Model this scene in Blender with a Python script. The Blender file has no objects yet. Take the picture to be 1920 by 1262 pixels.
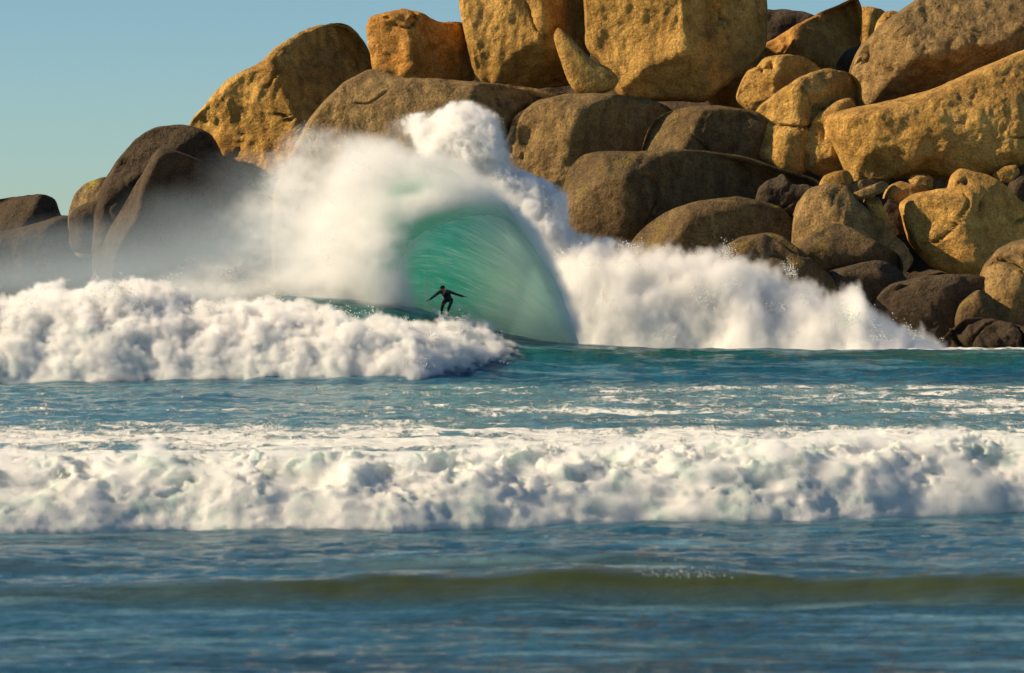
import bpy, math, random
import numpy as np
from mathutils import Vector

# ------------------------------------------------------------------ camera, world, sun, exposure
sc = bpy.context.scene
C = sc.collection
F, CZ, PY0 = 6750.0, 5.12, 473.0          # focal length in photo pixels, eye height, horizon row

cam_d = bpy.data.cameras.new('camera')
cam = bpy.data.objects.new('camera', cam_d)
C.objects.link(cam)
cam.location = (0, 0, CZ)
cam.rotation_euler = (math.radians(90), 0, 0)
cam_d.sensor_width = 36.0
cam_d.lens = 36.0 * F / 1920.0
cam_d.shift_y = -(631.0 - PY0) / 1920.0
cam_d.clip_start = 1.0
cam_d.clip_end = 9000.0
cam_d.dof.use_dof = True
cam_d.dof.focus_distance = 168.0
cam_d.dof.aperture_fstop = 1.9
sc.camera = cam

SUN_AZ, SUN_EL = 4.0, 33.0               # azimuth measured from -X towards the camera side
a, e = math.radians(SUN_AZ), math.radians(SUN_EL)
S = Vector((-math.cos(a) * math.cos(e), -math.sin(a) * math.cos(e), math.sin(e)))
sun_d = bpy.data.lights.new('sun', 'SUN')
sun_d.energy = 5.0
sun_d.angle = math.radians(0.55)
sun_d.color = (1.0, 0.78, 0.50)
sun = bpy.data.objects.new('sun', sun_d)
sun.rotation_euler = (-S).to_track_quat('-Z', 'Y').to_euler()
sun.location = (-60, 100, 60)
C.objects.link(sun)

world = bpy.data.worlds.new('World')
sc.world = world
world.use_nodes = True
wn, wl = world.node_tree.nodes, world.node_tree.links
wn.clear()
sky = wn.new('ShaderNodeTexSky')
sky.sky_type = 'NISHITA'
sky.sun_disc = False
sky.sun_elevation = e
sky.sun_rotation = math.atan2(S.x, S.y)
sky.air_density = 0.8
sky.dust_density = 0.15
sky.ozone_density = 2.2
tint = wn.new('ShaderNodeMix'); tint.data_type = 'RGBA'; tint.blend_type = 'MULTIPLY'
tint.inputs[0].default_value = 1.0
tint.inputs[7].default_value = (0.73, 0.91, 0.95, 1)
bg = wn.new('ShaderNodeBackground')
bg.inputs[1].default_value = 0.066
wo = wn.new('ShaderNodeOutputWorld')
wl.new(sky.outputs[0], tint.inputs[6]); wl.new(tint.outputs[2], bg.inputs[0]); wl.new(bg.outputs[0], wo.inputs[0])

sc.view_settings.view_transform = 'Standard'
sc.view_settings.look = 'None'
sc.view_settings.exposure = 0.55
sc.view_settings.gamma = 1.0
sc.view_settings.use_curve_mapping = False
sc.render.engine = 'CYCLES'
cy = sc.cycles
cy.max_bounces = 12
cy.diffuse_bounces = 6
cy.glossy_bounces = 3
cy.transmission_bounces = 6
cy.transparent_max_bounces = 12
cy.volume_bounces = 9
cy.volume_step_rate = 1.0
cy.volume_max_steps = 256
cy.use_adaptive_sampling = True
cy.adaptive_threshold = 0.02
cy.use_denoising = True
cy.caustics_reflective = False
cy.caustics_refractive = False
cy.sample_clamp_indirect = 8.0

random.seed(4)
rng = np.random.default_rng(4)

# ------------------------------------------------------------------ helpers
def W(px, py, Y):
    return ((px - 960.0) * Y / F, Y, CZ - (py - PY0) * Y / F)

def zof(py, Y):
    return CZ - (np.asarray(py, float) - PY0) * Y / F

def xof(px, Y):
    return (np.asarray(px, float) - 960.0) * Y / F

PERM = rng.permutation(256).astype(np.int32)
PERM = np.concatenate([PERM, PERM])
GR = rng.normal(size=(256, 3)); GR /= np.linalg.norm(GR, axis=1)[:, None]
GR = GR.astype(np.float32)

def perlin(p):
    p = np.asarray(p, np.float32)
    i = np.floor(p).astype(np.int32); f = p - i
    i &= 255
    u = f * f * f * (f * (f * 6 - 15) + 10)
    out = 0
    for dx in (0, 1):
        wx = u[:, 0] if dx else 1 - u[:, 0]
        hx = PERM[(i[:, 0] + dx) & 255]
        for dy in (0, 1):
            wy = u[:, 1] if dy else 1 - u[:, 1]
            hy = PERM[(hx + i[:, 1] + dy) & 255]
            for dz in (0, 1):
                wz = u[:, 2] if dz else 1 - u[:, 2]
                g = GR[PERM[(hy + i[:, 2] + dz) & 255]]
                d = g[:, 0] * (f[:, 0] - dx) + g[:, 1] * (f[:, 1] - dy) + g[:, 2] * (f[:, 2] - dz)
                out = out + wx * wy * wz * d
    return out * 1.5

def fbm(p, octs, gain=0.5, lac=2.03):
    o, am, s = 0, 1.0, 0.0
    for k in range(octs):
        o = o + am * perlin(p * lac ** k + 17.3 * k); s += am; am *= gain
    return o / s

def sstep(a, b, x):
    t = np.clip((np.asarray(x, float) - a) / (b - a), 0, 1)
    return t * t * (3 - 2 * t)

def mesh_obj(name, verts, faces, mat=None, parent=None, smooth=True, loc=None):
    me = bpy.data.meshes.new(name)
    verts = np.asarray(verts, np.float32)
    if isinstance(faces, np.ndarray):
        nv, nf, k = len(verts), len(faces), faces.shape[1]
        me.vertices.add(nv); me.vertices.foreach_set('co', verts.ravel())
        me.loops.add(nf * k); me.loops.foreach_set('vertex_index', faces.astype(np.int32).ravel())
        me.polygons.add(nf)
        me.polygons.foreach_set('loop_start', np.arange(0, nf * k, k, dtype=np.int32))
        me.update(calc_edges=True)
        me.validate()
    else:
        me.from_pydata([tuple(map(float, v)) for v in verts], [], faces)
    if smooth:
        me.polygons.foreach_set('use_smooth', np.ones(len(me.polygons), bool))
    o = bpy.data.objects.new(name, me)
    C.objects.link(o)
    if mat: me.materials.append(mat)
    if parent: o.parent = parent
    if loc: o.location = loc
    return o

def tag(o, label=None, cat=None, group=None, kind=None):
    if label: o['label'] = label
    if cat: o['category'] = cat
    if group: o['group'] = group
    if kind: o['kind'] = kind
    return o

def add_attr(me, name, arr):
    at = me.attributes.new(name, 'FLOAT', 'POINT')
    at.data.foreach_set('value', np.asarray(arr, np.float32).ravel())

def grid_faces(nu, nv, wrap_u=False):
    iu = np.arange(nu if wrap_u else nu - 1)
    iv = np.arange(nv - 1)
    A, B = np.meshgrid(iu, iv, indexing='ij')
    A2 = (A + 1) % nu
    return np.stack([A * nv + B, A2 * nv + B, A2 * nv + B + 1, A * nv + B + 1], -1).reshape(-1, 4)

class NT:
    """small node-tree writer"""
    def __init__(self, nt): self.nt = nt; self.n = nt.nodes; self.l = nt.links; self.n.clear()
    def new(self, t, **k):
        nd = self.n.new(t)
        for a_, b_ in k.items(): setattr(nd, a_, b_)
        return nd
    def link(self, a_, b_): self.l.new(a_, b_)
    def put(self, sock, v):
        if isinstance(v, bpy.types.NodeSocket): self.l.new(v, sock)
        elif v is not None: sock.default_value = v
    def math(self, op, a_, b_=None, c_=None, clamp=False):
        m = self.new('ShaderNodeMath', operation=op, use_clamp=clamp)
        self.put(m.inputs[0], a_)
        if b_ is not None: self.put(m.inputs[1], b_)
        if c_ is not None: self.put(m.inputs[2], c_)
        return m.outputs[0]
    def noise(self, vec, scale, detail=4, rough=0.5, dist=0.0, kind='FBM'):
        m = self.new('ShaderNodeTexNoise'); m.noise_dimensions = '3D'
        m.noise_type = kind
        self.put(m.inputs['Vector'], vec); m.inputs['Scale'].default_value = scale
        m.inputs['Detail'].default_value = detail; m.inputs['Roughness'].default_value = rough
        m.inputs['Distortion'].default_value = dist
        return m.outputs[0]
    def ramp(self, fac, stops):
        m = self.new('ShaderNodeValToRGB'); el = m.color_ramp.elements
        while len(el) < len(stops): el.new(0.5)
        for q, (pp, cc) in enumerate(stops):
            el[q].position = pp
            el[q].color = (cc, cc, cc, 1) if not isinstance(cc, tuple) else (*cc, 1)
        self.put(m.inputs[0], fac)
        return m.outputs[0]
    def mix(self, fac, a_, b_, mode='MIX'):
        m = self.new('ShaderNodeMix', data_type='RGBA', blend_type=mode)
        self.put(m.inputs[0], fac)
        self.put(m.inputs[6], (*a_, 1) if isinstance(a_, tuple) else a_)
        self.put(m.inputs[7], (*b_, 1) if isinstance(b_, tuple) else b_)
        return m.outputs[2]
    def scalev(self, vec, s):
        m = self.new('ShaderNodeVectorMath', operation='MULTIPLY')
        self.put(m.inputs[0], vec); m.inputs[1].default_value = s
        return m.outputs[0]
    def attr(self, name):
        m = self.new('ShaderNodeAttribute'); m.attribute_name = name
        return m.outputs['Fac']

def new_mat(name):
    m = bpy.data.materials.new(name); m.use_nodes = True
    return m, NT(m.node_tree)

# ------------------------------------------------------------------ rock materials
def rock_mat(name, light, mid, dark, lichen=0.35, wet=False, yellow=0.0):
    m, t = new_mat(name)
    pos = t.new('ShaderNodeNewGeometry')
    P, N = pos.outputs['Position'], pos.outputs['Normal']
    big = t.noise(P, 0.35, 5, 0.6)
    med = t.noise(P, 1.6, 6, 0.65)
    grain = t.noise(P, 9.0, 5, 0.75)
    streak = t.noise(t.scalev(P, (1.6, 1.6, 0.22)), 1.0, 4, 0.6)
    c = t.mix(t.ramp(big, [(0.36, 0.0), (0.62, 1.0)]), mid, light)
    c = t.mix(t.ramp(med, [(0.45, 0.0), (0.7, 0.75)]), c, dark)
    c = t.mix(t.math('MULTIPLY', t.ramp(streak, [(0.5, 0.0), (0.68, 1.0)]), 0.45), c, dark)
    # dark lichen growing on the upward sides
    sep = t.new('ShaderNodeSeparateXYZ'); t.link(N, sep.inputs[0])
    up = t.ramp(t.math('ADD', sep.outputs[2], t.math('MULTIPLY', med, 0.7)), [(0.55, 0.0), (1.05, 1.0)])
    lc = t.mix(grain, (0.045, 0.036, 0.026), (0.12, 0.095, 0.06))
    c = t.mix(t.math('MULTIPLY', up, lichen), c, lc)
    if yellow:
        yl = t.noise(P, 0.9, 5, 0.6)
        c = t.mix(t.math('MULTIPLY', t.ramp(yl, [(0.52, 0.0), (0.6, 1.0)]), t.math('MULTIPLY', up, yellow)), c, (0.34, 0.27, 0.02))
    sp = t.ramp(t.noise(P, 11.0, 3, 0.6), [(0.36, 0.25), (0.47, 1.0)])
    c = t.mix(0.55, c, t.mix(1.0, c, sp, 'MULTIPLY'))
    g2 = t.ramp(grain, [(0.3, 0.50), (0.7, 1.4)])
    c = t.mix(0.8, c, g2, 'MULTIPLY')
    if True:
        sp2 = t.new('ShaderNodeSeparateXYZ'); t.link(P, sp2.inputs[0])
        wz = t.ramp(t.math('ADD', t.math('MULTIPLY', sp2.outputs[2], 0.2 if wet else 0.27), t.math('MULTIPLY', med, 0.5)), [(0.4, 1.0), (0.95, 0.0)])
        c = t.mix(wz, c, t.mix(1.0, c, (0.45, 0.42, 0.40), 'MULTIPLY'))
    b = t.new('ShaderNodeBsdfPrincipled')
    t.put(b.inputs['Base Color'], c)
    if True:
        t.put(b.inputs['Roughness'], t.math('MULTIPLY_ADD', wz, -0.35, 0.85))
    else:
        b.inputs['Roughness'].default_value = 0.92
    b.inputs['Specular IOR Level'].default_value = 0.12
    h = t.math('ADD', t.math('MULTIPLY', t.noise(P, 2.2, 6, 0.6), 0.55), t.math('MULTIPLY', t.noise(P, 7.0, 6, 0.7), 0.25))
    vo = t.new('ShaderNodeTexVoronoi'); vo.inputs['Scale'].default_value = 1.3; t.link(P, vo.inputs['Vector'])
    pit = t.ramp(vo.outputs['Distance'], [(0.05, 0.0), (0.14, 1.0)])
    h = t.math('ADD', h, t.math('MULTIPLY', pit, 0.10))
    bu = t.new('ShaderNodeBump'); bu.inputs['Strength'].default_value = 0.9; bu.inputs['Distance'].default_value = 0.42
    t.put(bu.inputs['Height'], h); t.link(bu.outputs[0], b.inputs['Normal'])
    o = t.new('ShaderNodeOutputMaterial'); t.link(b.outputs[0], o.inputs[0])
    return m

ROCK = {
    'gold':   rock_mat('granite_golden', (0.66, 0.395, 0.110), (0.44, 0.245, 0.060), (0.20, 0.105, 0.028), 0.25),
    'orange': rock_mat('granite_orange', (0.60, 0.32, 0.08), (0.44, 0.21, 0.045), (0.26, 0.10, 0.02), 0.2),
    'tan':    rock_mat('granite_tan', (0.42, 0.275, 0.110), (0.26, 0.165, 0.064), (0.11, 0.066, 0.028), 0.45),
    'brown':  rock_mat('granite_brown', (0.23, 0.150, 0.066), (0.135, 0.086, 0.038), (0.055, 0.034, 0.017), 0.40, yellow=0.25),
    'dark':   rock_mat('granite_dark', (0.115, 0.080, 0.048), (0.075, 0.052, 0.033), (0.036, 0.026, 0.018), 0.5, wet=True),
    'lichen': rock_mat('granite_lichened', (0.30, 0.21, 0.10), (0.22, 0.15, 0.07), (0.12, 0.08, 0.04), 0.4, yellow=1.0),
}

# ------------------------------------------------------------------ boulders
def catmull(pts, per=14, ten=0.30):
    P = np.asarray(pts, float); n = len(P); out = []
    t = np.linspace(0, 1, per, endpoint=False)[:, None]
    for i in range(n):
        p0, p1, p2, p3 = P[(i - 1) % n], P[i], P[(i + 1) % n], P[(i + 2) % n]
        m1, m2 = (p2 - p0) * ten, (p3 - p1) * ten
        out.append((2 * t ** 3 - 3 * t ** 2 + 1) * p1 + (t ** 3 - 2 * t ** 2 + t) * m1 + (-2 * t ** 3 + 3 * t ** 2) * p2 + (t ** 3 - t ** 2) * m2)
    return np.concatenate(out)

def kernel_centre(P):
    lo, hi = P.min(0), P.max(0)
    A = P; B = np.roll(P, -1, 0); E = B - A
    area = np.sum(A[:, 0] * B[:, 1] - B[:, 0] * A[:, 1])
    L = np.linalg.norm(E, axis=1) + 1e-9
    N = np.stack([-E[:, 1], E[:, 0]], 1) / L[:, None] * (1 if area > 0 else -1)
    gx, gy = np.meshgrid(np.linspace(lo[0], hi[0], 41)[1:-1], np.linspace(lo[1], hi[1], 41)[1:-1])
    Q = np.stack([gx.ravel(), gy.ravel()], 1)
    d = ((Q[:, None, :] - A[None]) * N[None]).sum(-1).min(1)
    cen = P.mean(0)
    sc_ = d - 0.08 * np.linalg.norm(Q - cen, axis=1)
    return Q[np.argmax(sc_)]

def boulder(label, px, Y, mat, thick=0.42, ridges=(), p=4.2, rough=1.0, step=0.17, soft=0.10, holes=(), name='boulder', cat='boulder', flute=0.0, facets=5):
    P = catmull(px)
    XZ = np.stack([(P[:, 0] - 960) * Y / F, CZ - (P[:, 1] - PY0) * Y / F], 1)
    seg = np.linalg.norm(np.roll(XZ, -1, 0) - XZ, axis=1); per = seg.sum()
    n = int(np.clip(per / step, 48, 300))
    cum = np.concatenate([[0], np.cumsum(seg)])
    tq = np.linspace(0, per, n, endpoint=False)
    Xc = np.concatenate([XZ, XZ[:1]])
    B = np.stack([np.interp(tq, cum, Xc[:, 0]), np.interp(tq, cum, Xc[:, 1])], 1)
    c = kernel_centre(B)
    ext = B.max(0) - B.min(0)
    size = min(ext[0], ext[1]) * 0.72 + 0.28 * max(ext)
    T = thick * size
    m = int(np.clip(0.85 * max(ext) / step, 16, 120))
    tt = np.linspace(0, 1, m)
    ang = tt * math.pi / 2
    rho_f = np.sin(ang) ** (2 / p) if False else np.sin(ang)
    dome = (1 - rho_f ** p).clip(0) ** (1 / p)
    mb = max(8, m // 2)
    rho_b = np.sin(np.linspace(0, math.pi / 2, mb + 1))[::-1][1:]     # rim -> back centre
    dome_b = (1 - rho_b ** p).clip(0) ** (1 / p)
    def place(rho):
        return c[None, None] + rho[None, :, None] * (B[:, None] - c[None, None])
    Ff, Fb = place(rho_f), place(rho_b)
    depth = np.broadcast_to(T * dome[None], Ff.shape[:2]).copy()
    k = soft * T
    for (p1, p2, sl, sr) in ridges:
        a1 = np.array([(p1[0] - 960) * Y / F, CZ - (p1[1] - PY0) * Y / F]); a2 = np.array([(p2[0] - 960) * Y / F, CZ - (p2[1] - PY0) * Y / F])
        dv = (a2 - a1) / np.linalg.norm(a2 - a1)
        nv = np.array([-dv[1], dv[0]])
        s = (Ff - a1) @ nv
        # positive side = right of / below the line as drawn (top to bottom, left to right)
        s = s + 0.22 * fbm(np.concatenate([Ff.reshape(-1, 2) * 0.35, np.full((Ff[..., 0].size, 1), Y)], 1), 3).reshape(s.shape) * size * 0.25
        if abs(dv[1]) < abs(dv[0]): s = -s
        if abs(dv[1]) > abs(dv[0]) and 0.2 < sl < 0.85: sl = sl * 1.45
        for lim in (T * 0.96 + sl * s, T * 0.96 - (sr * 1.45 if sr > 0.2 else sr) * s):
            h = np.clip(0.5 + 0.5 * (lim - depth) / k, 0, 1)
            depth = lim * (1 - h) + depth * h - k * h * (1 - h)
    fr_ = np.random.default_rng(int(abs(px[0][0] * 7 + px[1][1] * 13)))
    for q_ in range(facets):
        an = fr_.uniform(0, 2 * math.pi); off = fr_.uniform(0.18, 0.45) * size; slp = fr_.uniform(0.45, 1.2)
        s = (Ff - c) @ np.array([math.cos(an), math.sin(an)]) + 0.05 * size * perlin(np.concatenate([Ff.reshape(-1, 2) * 0.4, np.full((Ff[..., 0].size, 1), Y + q_ * 3.0)], 1)).reshape(Ff.shape[:2])
        lim = T * 0.95 - slp * (s - off)
        kk = 0.015 * T
        h = np.clip(0.5 + 0.5 * (lim - depth) / kk, 0, 1)
        depth = lim * (1 - h) + depth * h - kk * h * (1 - h)
    depth = np.maximum(depth, -0.75 * T * dome[None] )
    # keep the rim closed
    depth = depth * 1.0
    for (hx, hy, hr, hd) in holes:
        q = np.array([(hx - 960) * Y / F, CZ - (hy - PY0) * Y / F])
        dd = np.linalg.norm((Ff - q) * np.array([1.0, 0.8]), axis=-1) / (hr * Y / F)
        depth -= hd * np.exp(-dd ** 4)
    rim = depth[:, -1].copy()
    back = -0.8 * T * dome_b[None] + rim[:, None] * (rho_b[None] ** 3)
    X = np.concatenate([Ff[..., 0], Fb[..., 0]], 1); Z = np.concatenate([Ff[..., 1], Fb[..., 1]], 1)
    YY = np.concatenate([-depth, -back], 1) + Y
    V = np.stack([X, YY, Z], -1)
    nv_ = V.shape[1]
    # normals by finite differences
    du = np.roll(V, -1, 0) - np.roll(V, 1, 0)
    dvv = np.gradient(V, axis=1)
    N = np.cross(du, dvv); ln = np.linalg.norm(N, axis=-1, keepdims=True); N = N / np.maximum(ln, 1e-6)
    mid_ = V[:, m // 2] - V.mean((0, 1))
    if (N[:, m // 2] * np.array([0, -1, 0])).sum(-1).mean() < 0: N = -N
    kk_ = max(4, m // 9)
    for q_ in range(kk_): N[:, q_] = N[:, kk_].mean(0) * (1 - q_ / kk_) + N[:, q_] * (q_ / kk_)
    N = N / np.maximum(np.linalg.norm(N, axis=-1, keepdims=True), 1e-6)
    N[:, 0] = (0, -1, 0); N[:, -1] = (0, 1, 0)
    Q = V.reshape(-1, 3)
    am = rough
    lumps = fbm(Q * (1.6 / size) + Y, 2) * 0.035 * size
    l2 = fbm(Q * np.array([0.75, 0.75, 0.75 * (0.45 if flute else 1)]) + 5.1, 3, 0.55) * 0.24
    l3 = (0.5 - np.abs(fbm(Q * np.array([1.7, 1.7, 1.1]) + 9.7, 3, 0.6))) * 0.11
    crk = np.abs(perlin(Q * 0.33 + 31.7)); crk = -0.30 * np.exp(-(crk / 0.020) ** 2) * sstep(0.05, 0.22, perlin(Q * 0.23 + 77.0))
    d = (lumps + (l2 + l3 + crk) * am).reshape(V.shape[:2])
    taper = min(1.0, size / 4.0)
    d = d * taper
    rimw = 1 - 0.7 * np.exp(-((np.arange(nv_) - m) / (0.16 * m)) ** 2)[None]
    d = d * rimw + 0.012 * size
    d[:, 0] = d[:, 0].mean(); d[:, -1] = d[:, -1].mean()
    V = V + N * d[..., None]
    base = np.array([V[..., 0].mean(), Y, V[..., 2].min()])
    V = V - base
    faces = grid_faces(n, nv_, wrap_u=True)
    # welded poles: collapse by small merge of the first and last columns
    idx = np.arange(n * nv_).reshape(n, nv_)
    remap = idx.copy(); remap[:, 0] = idx[0, 0]; remap[:, -1] = idx[0, -1]
    fr = remap.ravel()[faces]
    fl = []
    tri_front = fr[:, 0] == fr[:, 1]
    tri_back = fr[:, 2] == fr[:, 3]
    quads = fr[~(tri_front | tri_back)]
    tris = np.concatenate([fr[tri_front][:, [1, 2, 3]], fr[tri_back][:, [0, 1, 2]]])
    allf = [tuple(map(int, q)) for q in quads] + [tuple(map(int, q)) for q in tris]
    used = np.unique(np.concatenate([quads.ravel(), tris.ravel()]))
    inv = -np.ones(n * nv_, int); inv[used] = np.arange(len(used))
    qi, ti = inv[quads], inv[tris]
    me = bpy.data.meshes.new(name)
    vv = V.reshape(-1, 3)[used].astype(np.float32)
    me.vertices.add(len(vv)); me.vertices.foreach_set('co', vv.ravel())
    loops = np.concatenate([qi.ravel(), ti.ravel()]).astype(np.int32)
    starts = np.concatenate([np.arange(len(qi)) * 4, len(qi) * 4 + np.arange(len(ti)) * 3]).astype(np.int32)
    me.loops.add(len(loops)); me.loops.foreach_set('vertex_index', loops)
    me.polygons.add(len(starts)); me.polygons.foreach_set('loop_start', starts)
    me.update(calc_edges=True); me.validate()
    me.polygons.foreach_set('use_smooth', np.ones(len(me.polygons), bool))
    me.materials.append(ROCK[mat])
    o = bpy.data.objects.new(name, me); C.objects.link(o)
    o.location = tuple(base)
    tag(o, label, cat, 'granite boulders piled on the headland')
    if N[:, 1:-1].shape and True:
        # outward faces
        me.calc_loop_triangles()
    return o

B = boulder
B('low dark rock at the far left edge, its flat top sloping into mist', [(-90,390),(0,376),(75,367),(98,376),(110,405),(135,414),(150,450),(150,540),(-90,560)], 232, 'dark', 0.4, [((-60,470),(120,405),1.3,0.2)], rough=0.8)
B('dark sloping slab in mist, lying before the far left rock', [(-90,455),(30,432),(115,408),(140,415),(165,455),(175,560),(-90,580)], 226, 'dark', 0.35, rough=0.8)
B('small boulder with yellow lichen on top, left of the big dark round one', [(130,405),(140,370),(162,346),(198,335),(225,345),(230,470),(150,480),(131,430)], 220, 'lichen', 0.5, [((190,330),(185,460),0.55,0.5)])
B('little dark rounded chunk before the small yellow-lichened boulder', [(132,412),(148,390),(185,377),(215,390),(220,470),(140,470)], 217, 'dark', 0.4)
B('tall dark rounded boulder behind the misty pyramid-shaped rock', [(186,450),(188,400),(200,358),(225,308),(260,265),(298,243),(345,239),(390,255),(430,330),(470,370),(500,520),(300,560),(190,540)], 210, 'dark', 0.42, [((200,300),(196,500),0.9,0.25),((250,262),(400,250),1.1,0.1)], rough=0.8)
B('dark pyramid-shaped rock with one thin sunlit sliver on its left edge', [(308,280),(365,300),(430,330),(480,358),(540,400),(560,560),(200,560),(200,460),(240,385),(285,310)], 202, 'dark', 0.30, [((312,270),(246,450),1.2,0.40)], soft=0.015, rough=0.5, p=7, facets=1)
B('big tilted boulder split into a sunlit left face and a shaded right face', [(357,240),(366,222),(400,190),(440,155),(497,121),(540,86),(565,68),(600,52),(632,48),(655,55),(680,80),(696,108),(704,140),(700,240),(640,330),(560,350),(480,360),(425,325),(372,300),(357,272)], 214, 'gold', 0.36, [((493,105),(585,275),0.42,0.62)], soft=0.015, rough=1.5, p=7, flute=1)
B('huge smooth domed slab behind the breaking wave carrying the stacked boulders', [(515,400),(520,350),(545,300),(580,230),(620,185),(660,155),(700,138),(760,155),(850,158),(920,163),(1000,172),(1045,186),(985,196),(958,215),(945,250),(930,295),(912,340),(885,450),(830,560),(700,640),(560,600),(518,500)], 197.3, 'tan', 0.27, [((560,250),(990,178),1.1,0.2),((1010,180),(960,560),0.18,0.5)], soft=0.25, rough=0.7, p=2.6)
B('slab with round hollows in its lit face, right of the dark cleft', [(940,330),(957,268),(981,218),(1010,194),(1060,182),(1110,182),(1180,188),(1235,198),(1260,215),(1250,260),(1240,330),(1180,420),(1060,500),(960,500),(930,420)], 196.3, 'tan', 0.36, [((1096,190),(1046,380),0.30,0.55),((980,212),(1240,212),1.4,0.05)], soft=0.03, rough=0.8, p=5, holes=[(990,262,17,0.45),(962,265,6,0.3),(960,285,5,0.3),(981,298,5,0.25)])
B('orange block-like boulder perched leftmost on the huge domed slab', [(691,62),(697,38),(720,29),(760,23),(792,28),(822,44),(870,46),(905,70),(905,120),(888,148),(850,151),(800,160),(765,165),(728,160),(706,140),(697,100)], 206, 'orange', 0.46, [((756,10),(785,170),0.40,0.6)], soft=0.03, rough=1.5, p=5)
B('tall golden boulder standing between the orange block and the leaning spike', [(866,0),(862,-80),(900,-150),(1010,-175),(1090,-130),(1108,-40),(1112,60),(1096,125),(1072,155),(1000,161),(905,162),(893,135),(880,82),(870,34)], 205.5, 'gold', 0.40, [((1005,-150),(1032,160),0.22,1.0)], soft=0.06, rough=1.35, p=5, flute=1)
B('largest golden boulder with shaded right half standing beside the leaning spike', [(1100,30),(1098,-70),(1140,-150),(1240,-190),(1350,-165),(1420,-70),(1432,20),(1430,85),(1400,125),(1340,168),(1316,187),(1240,184),(1172,180),(1150,150),(1128,112),(1104,85)], 201.5, 'gold', 0.40, [((1238,-120),(1306,185),0.30,0.62)], soft=0.03, rough=1.35, p=5, flute=1)
B('slim pointed stone leaning like a spike between two tall golden boulders', [(1046,54),(1062,64),(1086,91),(1112,116),(1142,130),(1158,150),(1148,167),(1122,176),(1096,179),(1077,168),(1064,146),(1051,108),(1040,71)], 195.5, 'gold', 0.22, rough=0.25, step=0.09, facets=1)
B('dark boulder on the skyline right of the largest golden boulder', [(1415,30),(1455,21),(1500,23),(1527,34),(1545,70),(1530,140),(1420,150)], 224, 'dark', 0.45)
B('long tilted slab rising to a sharp skyline point above the other boulders', [(1324,153),(1345,135),(1380,108),(1405,99),(1450,78),(1500,48),(1545,24),(1590,3),(1604,-3),(1612,12),(1615,60),(1600,110),(1540,150),(1480,200),(1400,225),(1340,195),(1322,168)], 208, 'orange', 0.34, [((1330,165),(1605,22),1.1,0.2)], soft=0.05, rough=1.2)
B('small golden boulder on the skyline just right of the sharp slab point', [(1600,30),(1615,15),(1632,14),(1656,22),(1668,50),(1660,100),(1605,100)], 219, 'gold', 0.4, [((1632,10),(1625,90),0.5,0.5)], step=0.1)
B('narrow upright golden stone squeezed beside the upper right slab', [(1638,72),(1645,42),(1658,25),(1675,21),(1694,30),(1700,60),(1670,100),(1642,95)], 214, 'gold', 0.4, step=0.1)
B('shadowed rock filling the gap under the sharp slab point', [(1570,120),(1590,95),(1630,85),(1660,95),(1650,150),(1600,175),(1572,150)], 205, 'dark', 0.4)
B('great leaning slab at upper right with lit top and black overhang', [(1590,208),(1590,170),(1602,125),(1618,90),(1650,55),(1682,30),(1715,4),(1738,-12),(1800,-16),(1845,0),(1920,15),(2120,45),(2180,110),(2100,130),(1920,140),(1830,170),(1740,195),(1650,213),(1604,218)], 197, 'tan', 0.40, [((1600,116),(1930,86),0.60,0.85),((1614,60),(1612,215),0.9,-0.05)], soft=0.02, rough=1.2, p=3.2)
B('rough golden rock cut by the top right corner of the frame', [(1850,2),(1875,-35),(1990,-60),(2100,-10),(2060,60),(1920,30),(1890,14)], 203, 'gold', 0.4, rough=1.5)
B('widest golden slab lying under the black overhang on the right', [(1553,226),(1560,217),(1590,208),(1650,198),(1750,172),(1850,128),(1920,98),(2060,60),(2180,120),(2200,260),(2080,330),(1960,335),(1900,325),(1860,336),(1780,338),(1720,322),(1660,333),(1602,345),(1590,322),(1572,285),(1556,252)], 190, 'gold', 0.34, [((1560,236),(1960,236),0.60,0.06),((1890,140),(1890,340),-0.02,0.8)], soft=0.15, rough=1.2, p=3)
B('lumpy face-shaped boulder with a hollow, under the tilted skyline slab', [(1382,185),(1388,160),(1402,136),(1420,128),(1436,110),(1470,105),(1512,112),(1538,132),(1540,170),(1500,210),(1422,216),(1400,203)], 197, 'gold', 0.42, [((1455,100),(1445,215),0.35,0.45)], soft=0.05, rough=1.3, holes=[(1445,128,9,0.4),(1428,134,6,0.25)], step=0.1)
B('rounded golden boulder with dark cleft at right, below the face-shaped one', [(1407,270),(1410,232),(1426,200),(1460,174),(1500,150),(1545,133),(1590,139),(1612,160),(1612,215),(1560,270),(1500,326),(1470,322),(1438,305),(1414,286)], 192.5, 'gold', 0.40, [((1500,180),(1482,330),0.40,0.7),((1440,190),(1600,150),0.6,0.1)], soft=0.08, rough=1.1)
B('upright narrow boulder wedged against the left end of the widest slab', [(1500,292),(1510,252),(1530,216),(1560,196),(1595,188),(1606,240),(1600,300),(1575,326),(1545,331),(1508,316)], 191.5, 'gold', 0.45, [((1560,190),(1555,330),0.35,0.4)], rough=1.2)
B('flat-topped shaded block with thin lit left rim under the largest boulder', [(1204,292),(1215,250),(1230,226),(1260,210),(1310,200),(1370,203),(1420,214),(1440,240),(1440,300),(1400,340),(1210,330)], 192, 'brown', 0.36, [((1236,200),(1222,320),0.9,0.12),((1225,218),(1420,214),1.6,0.05)], soft=0.03, rough=0.7, p=4)
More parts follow.
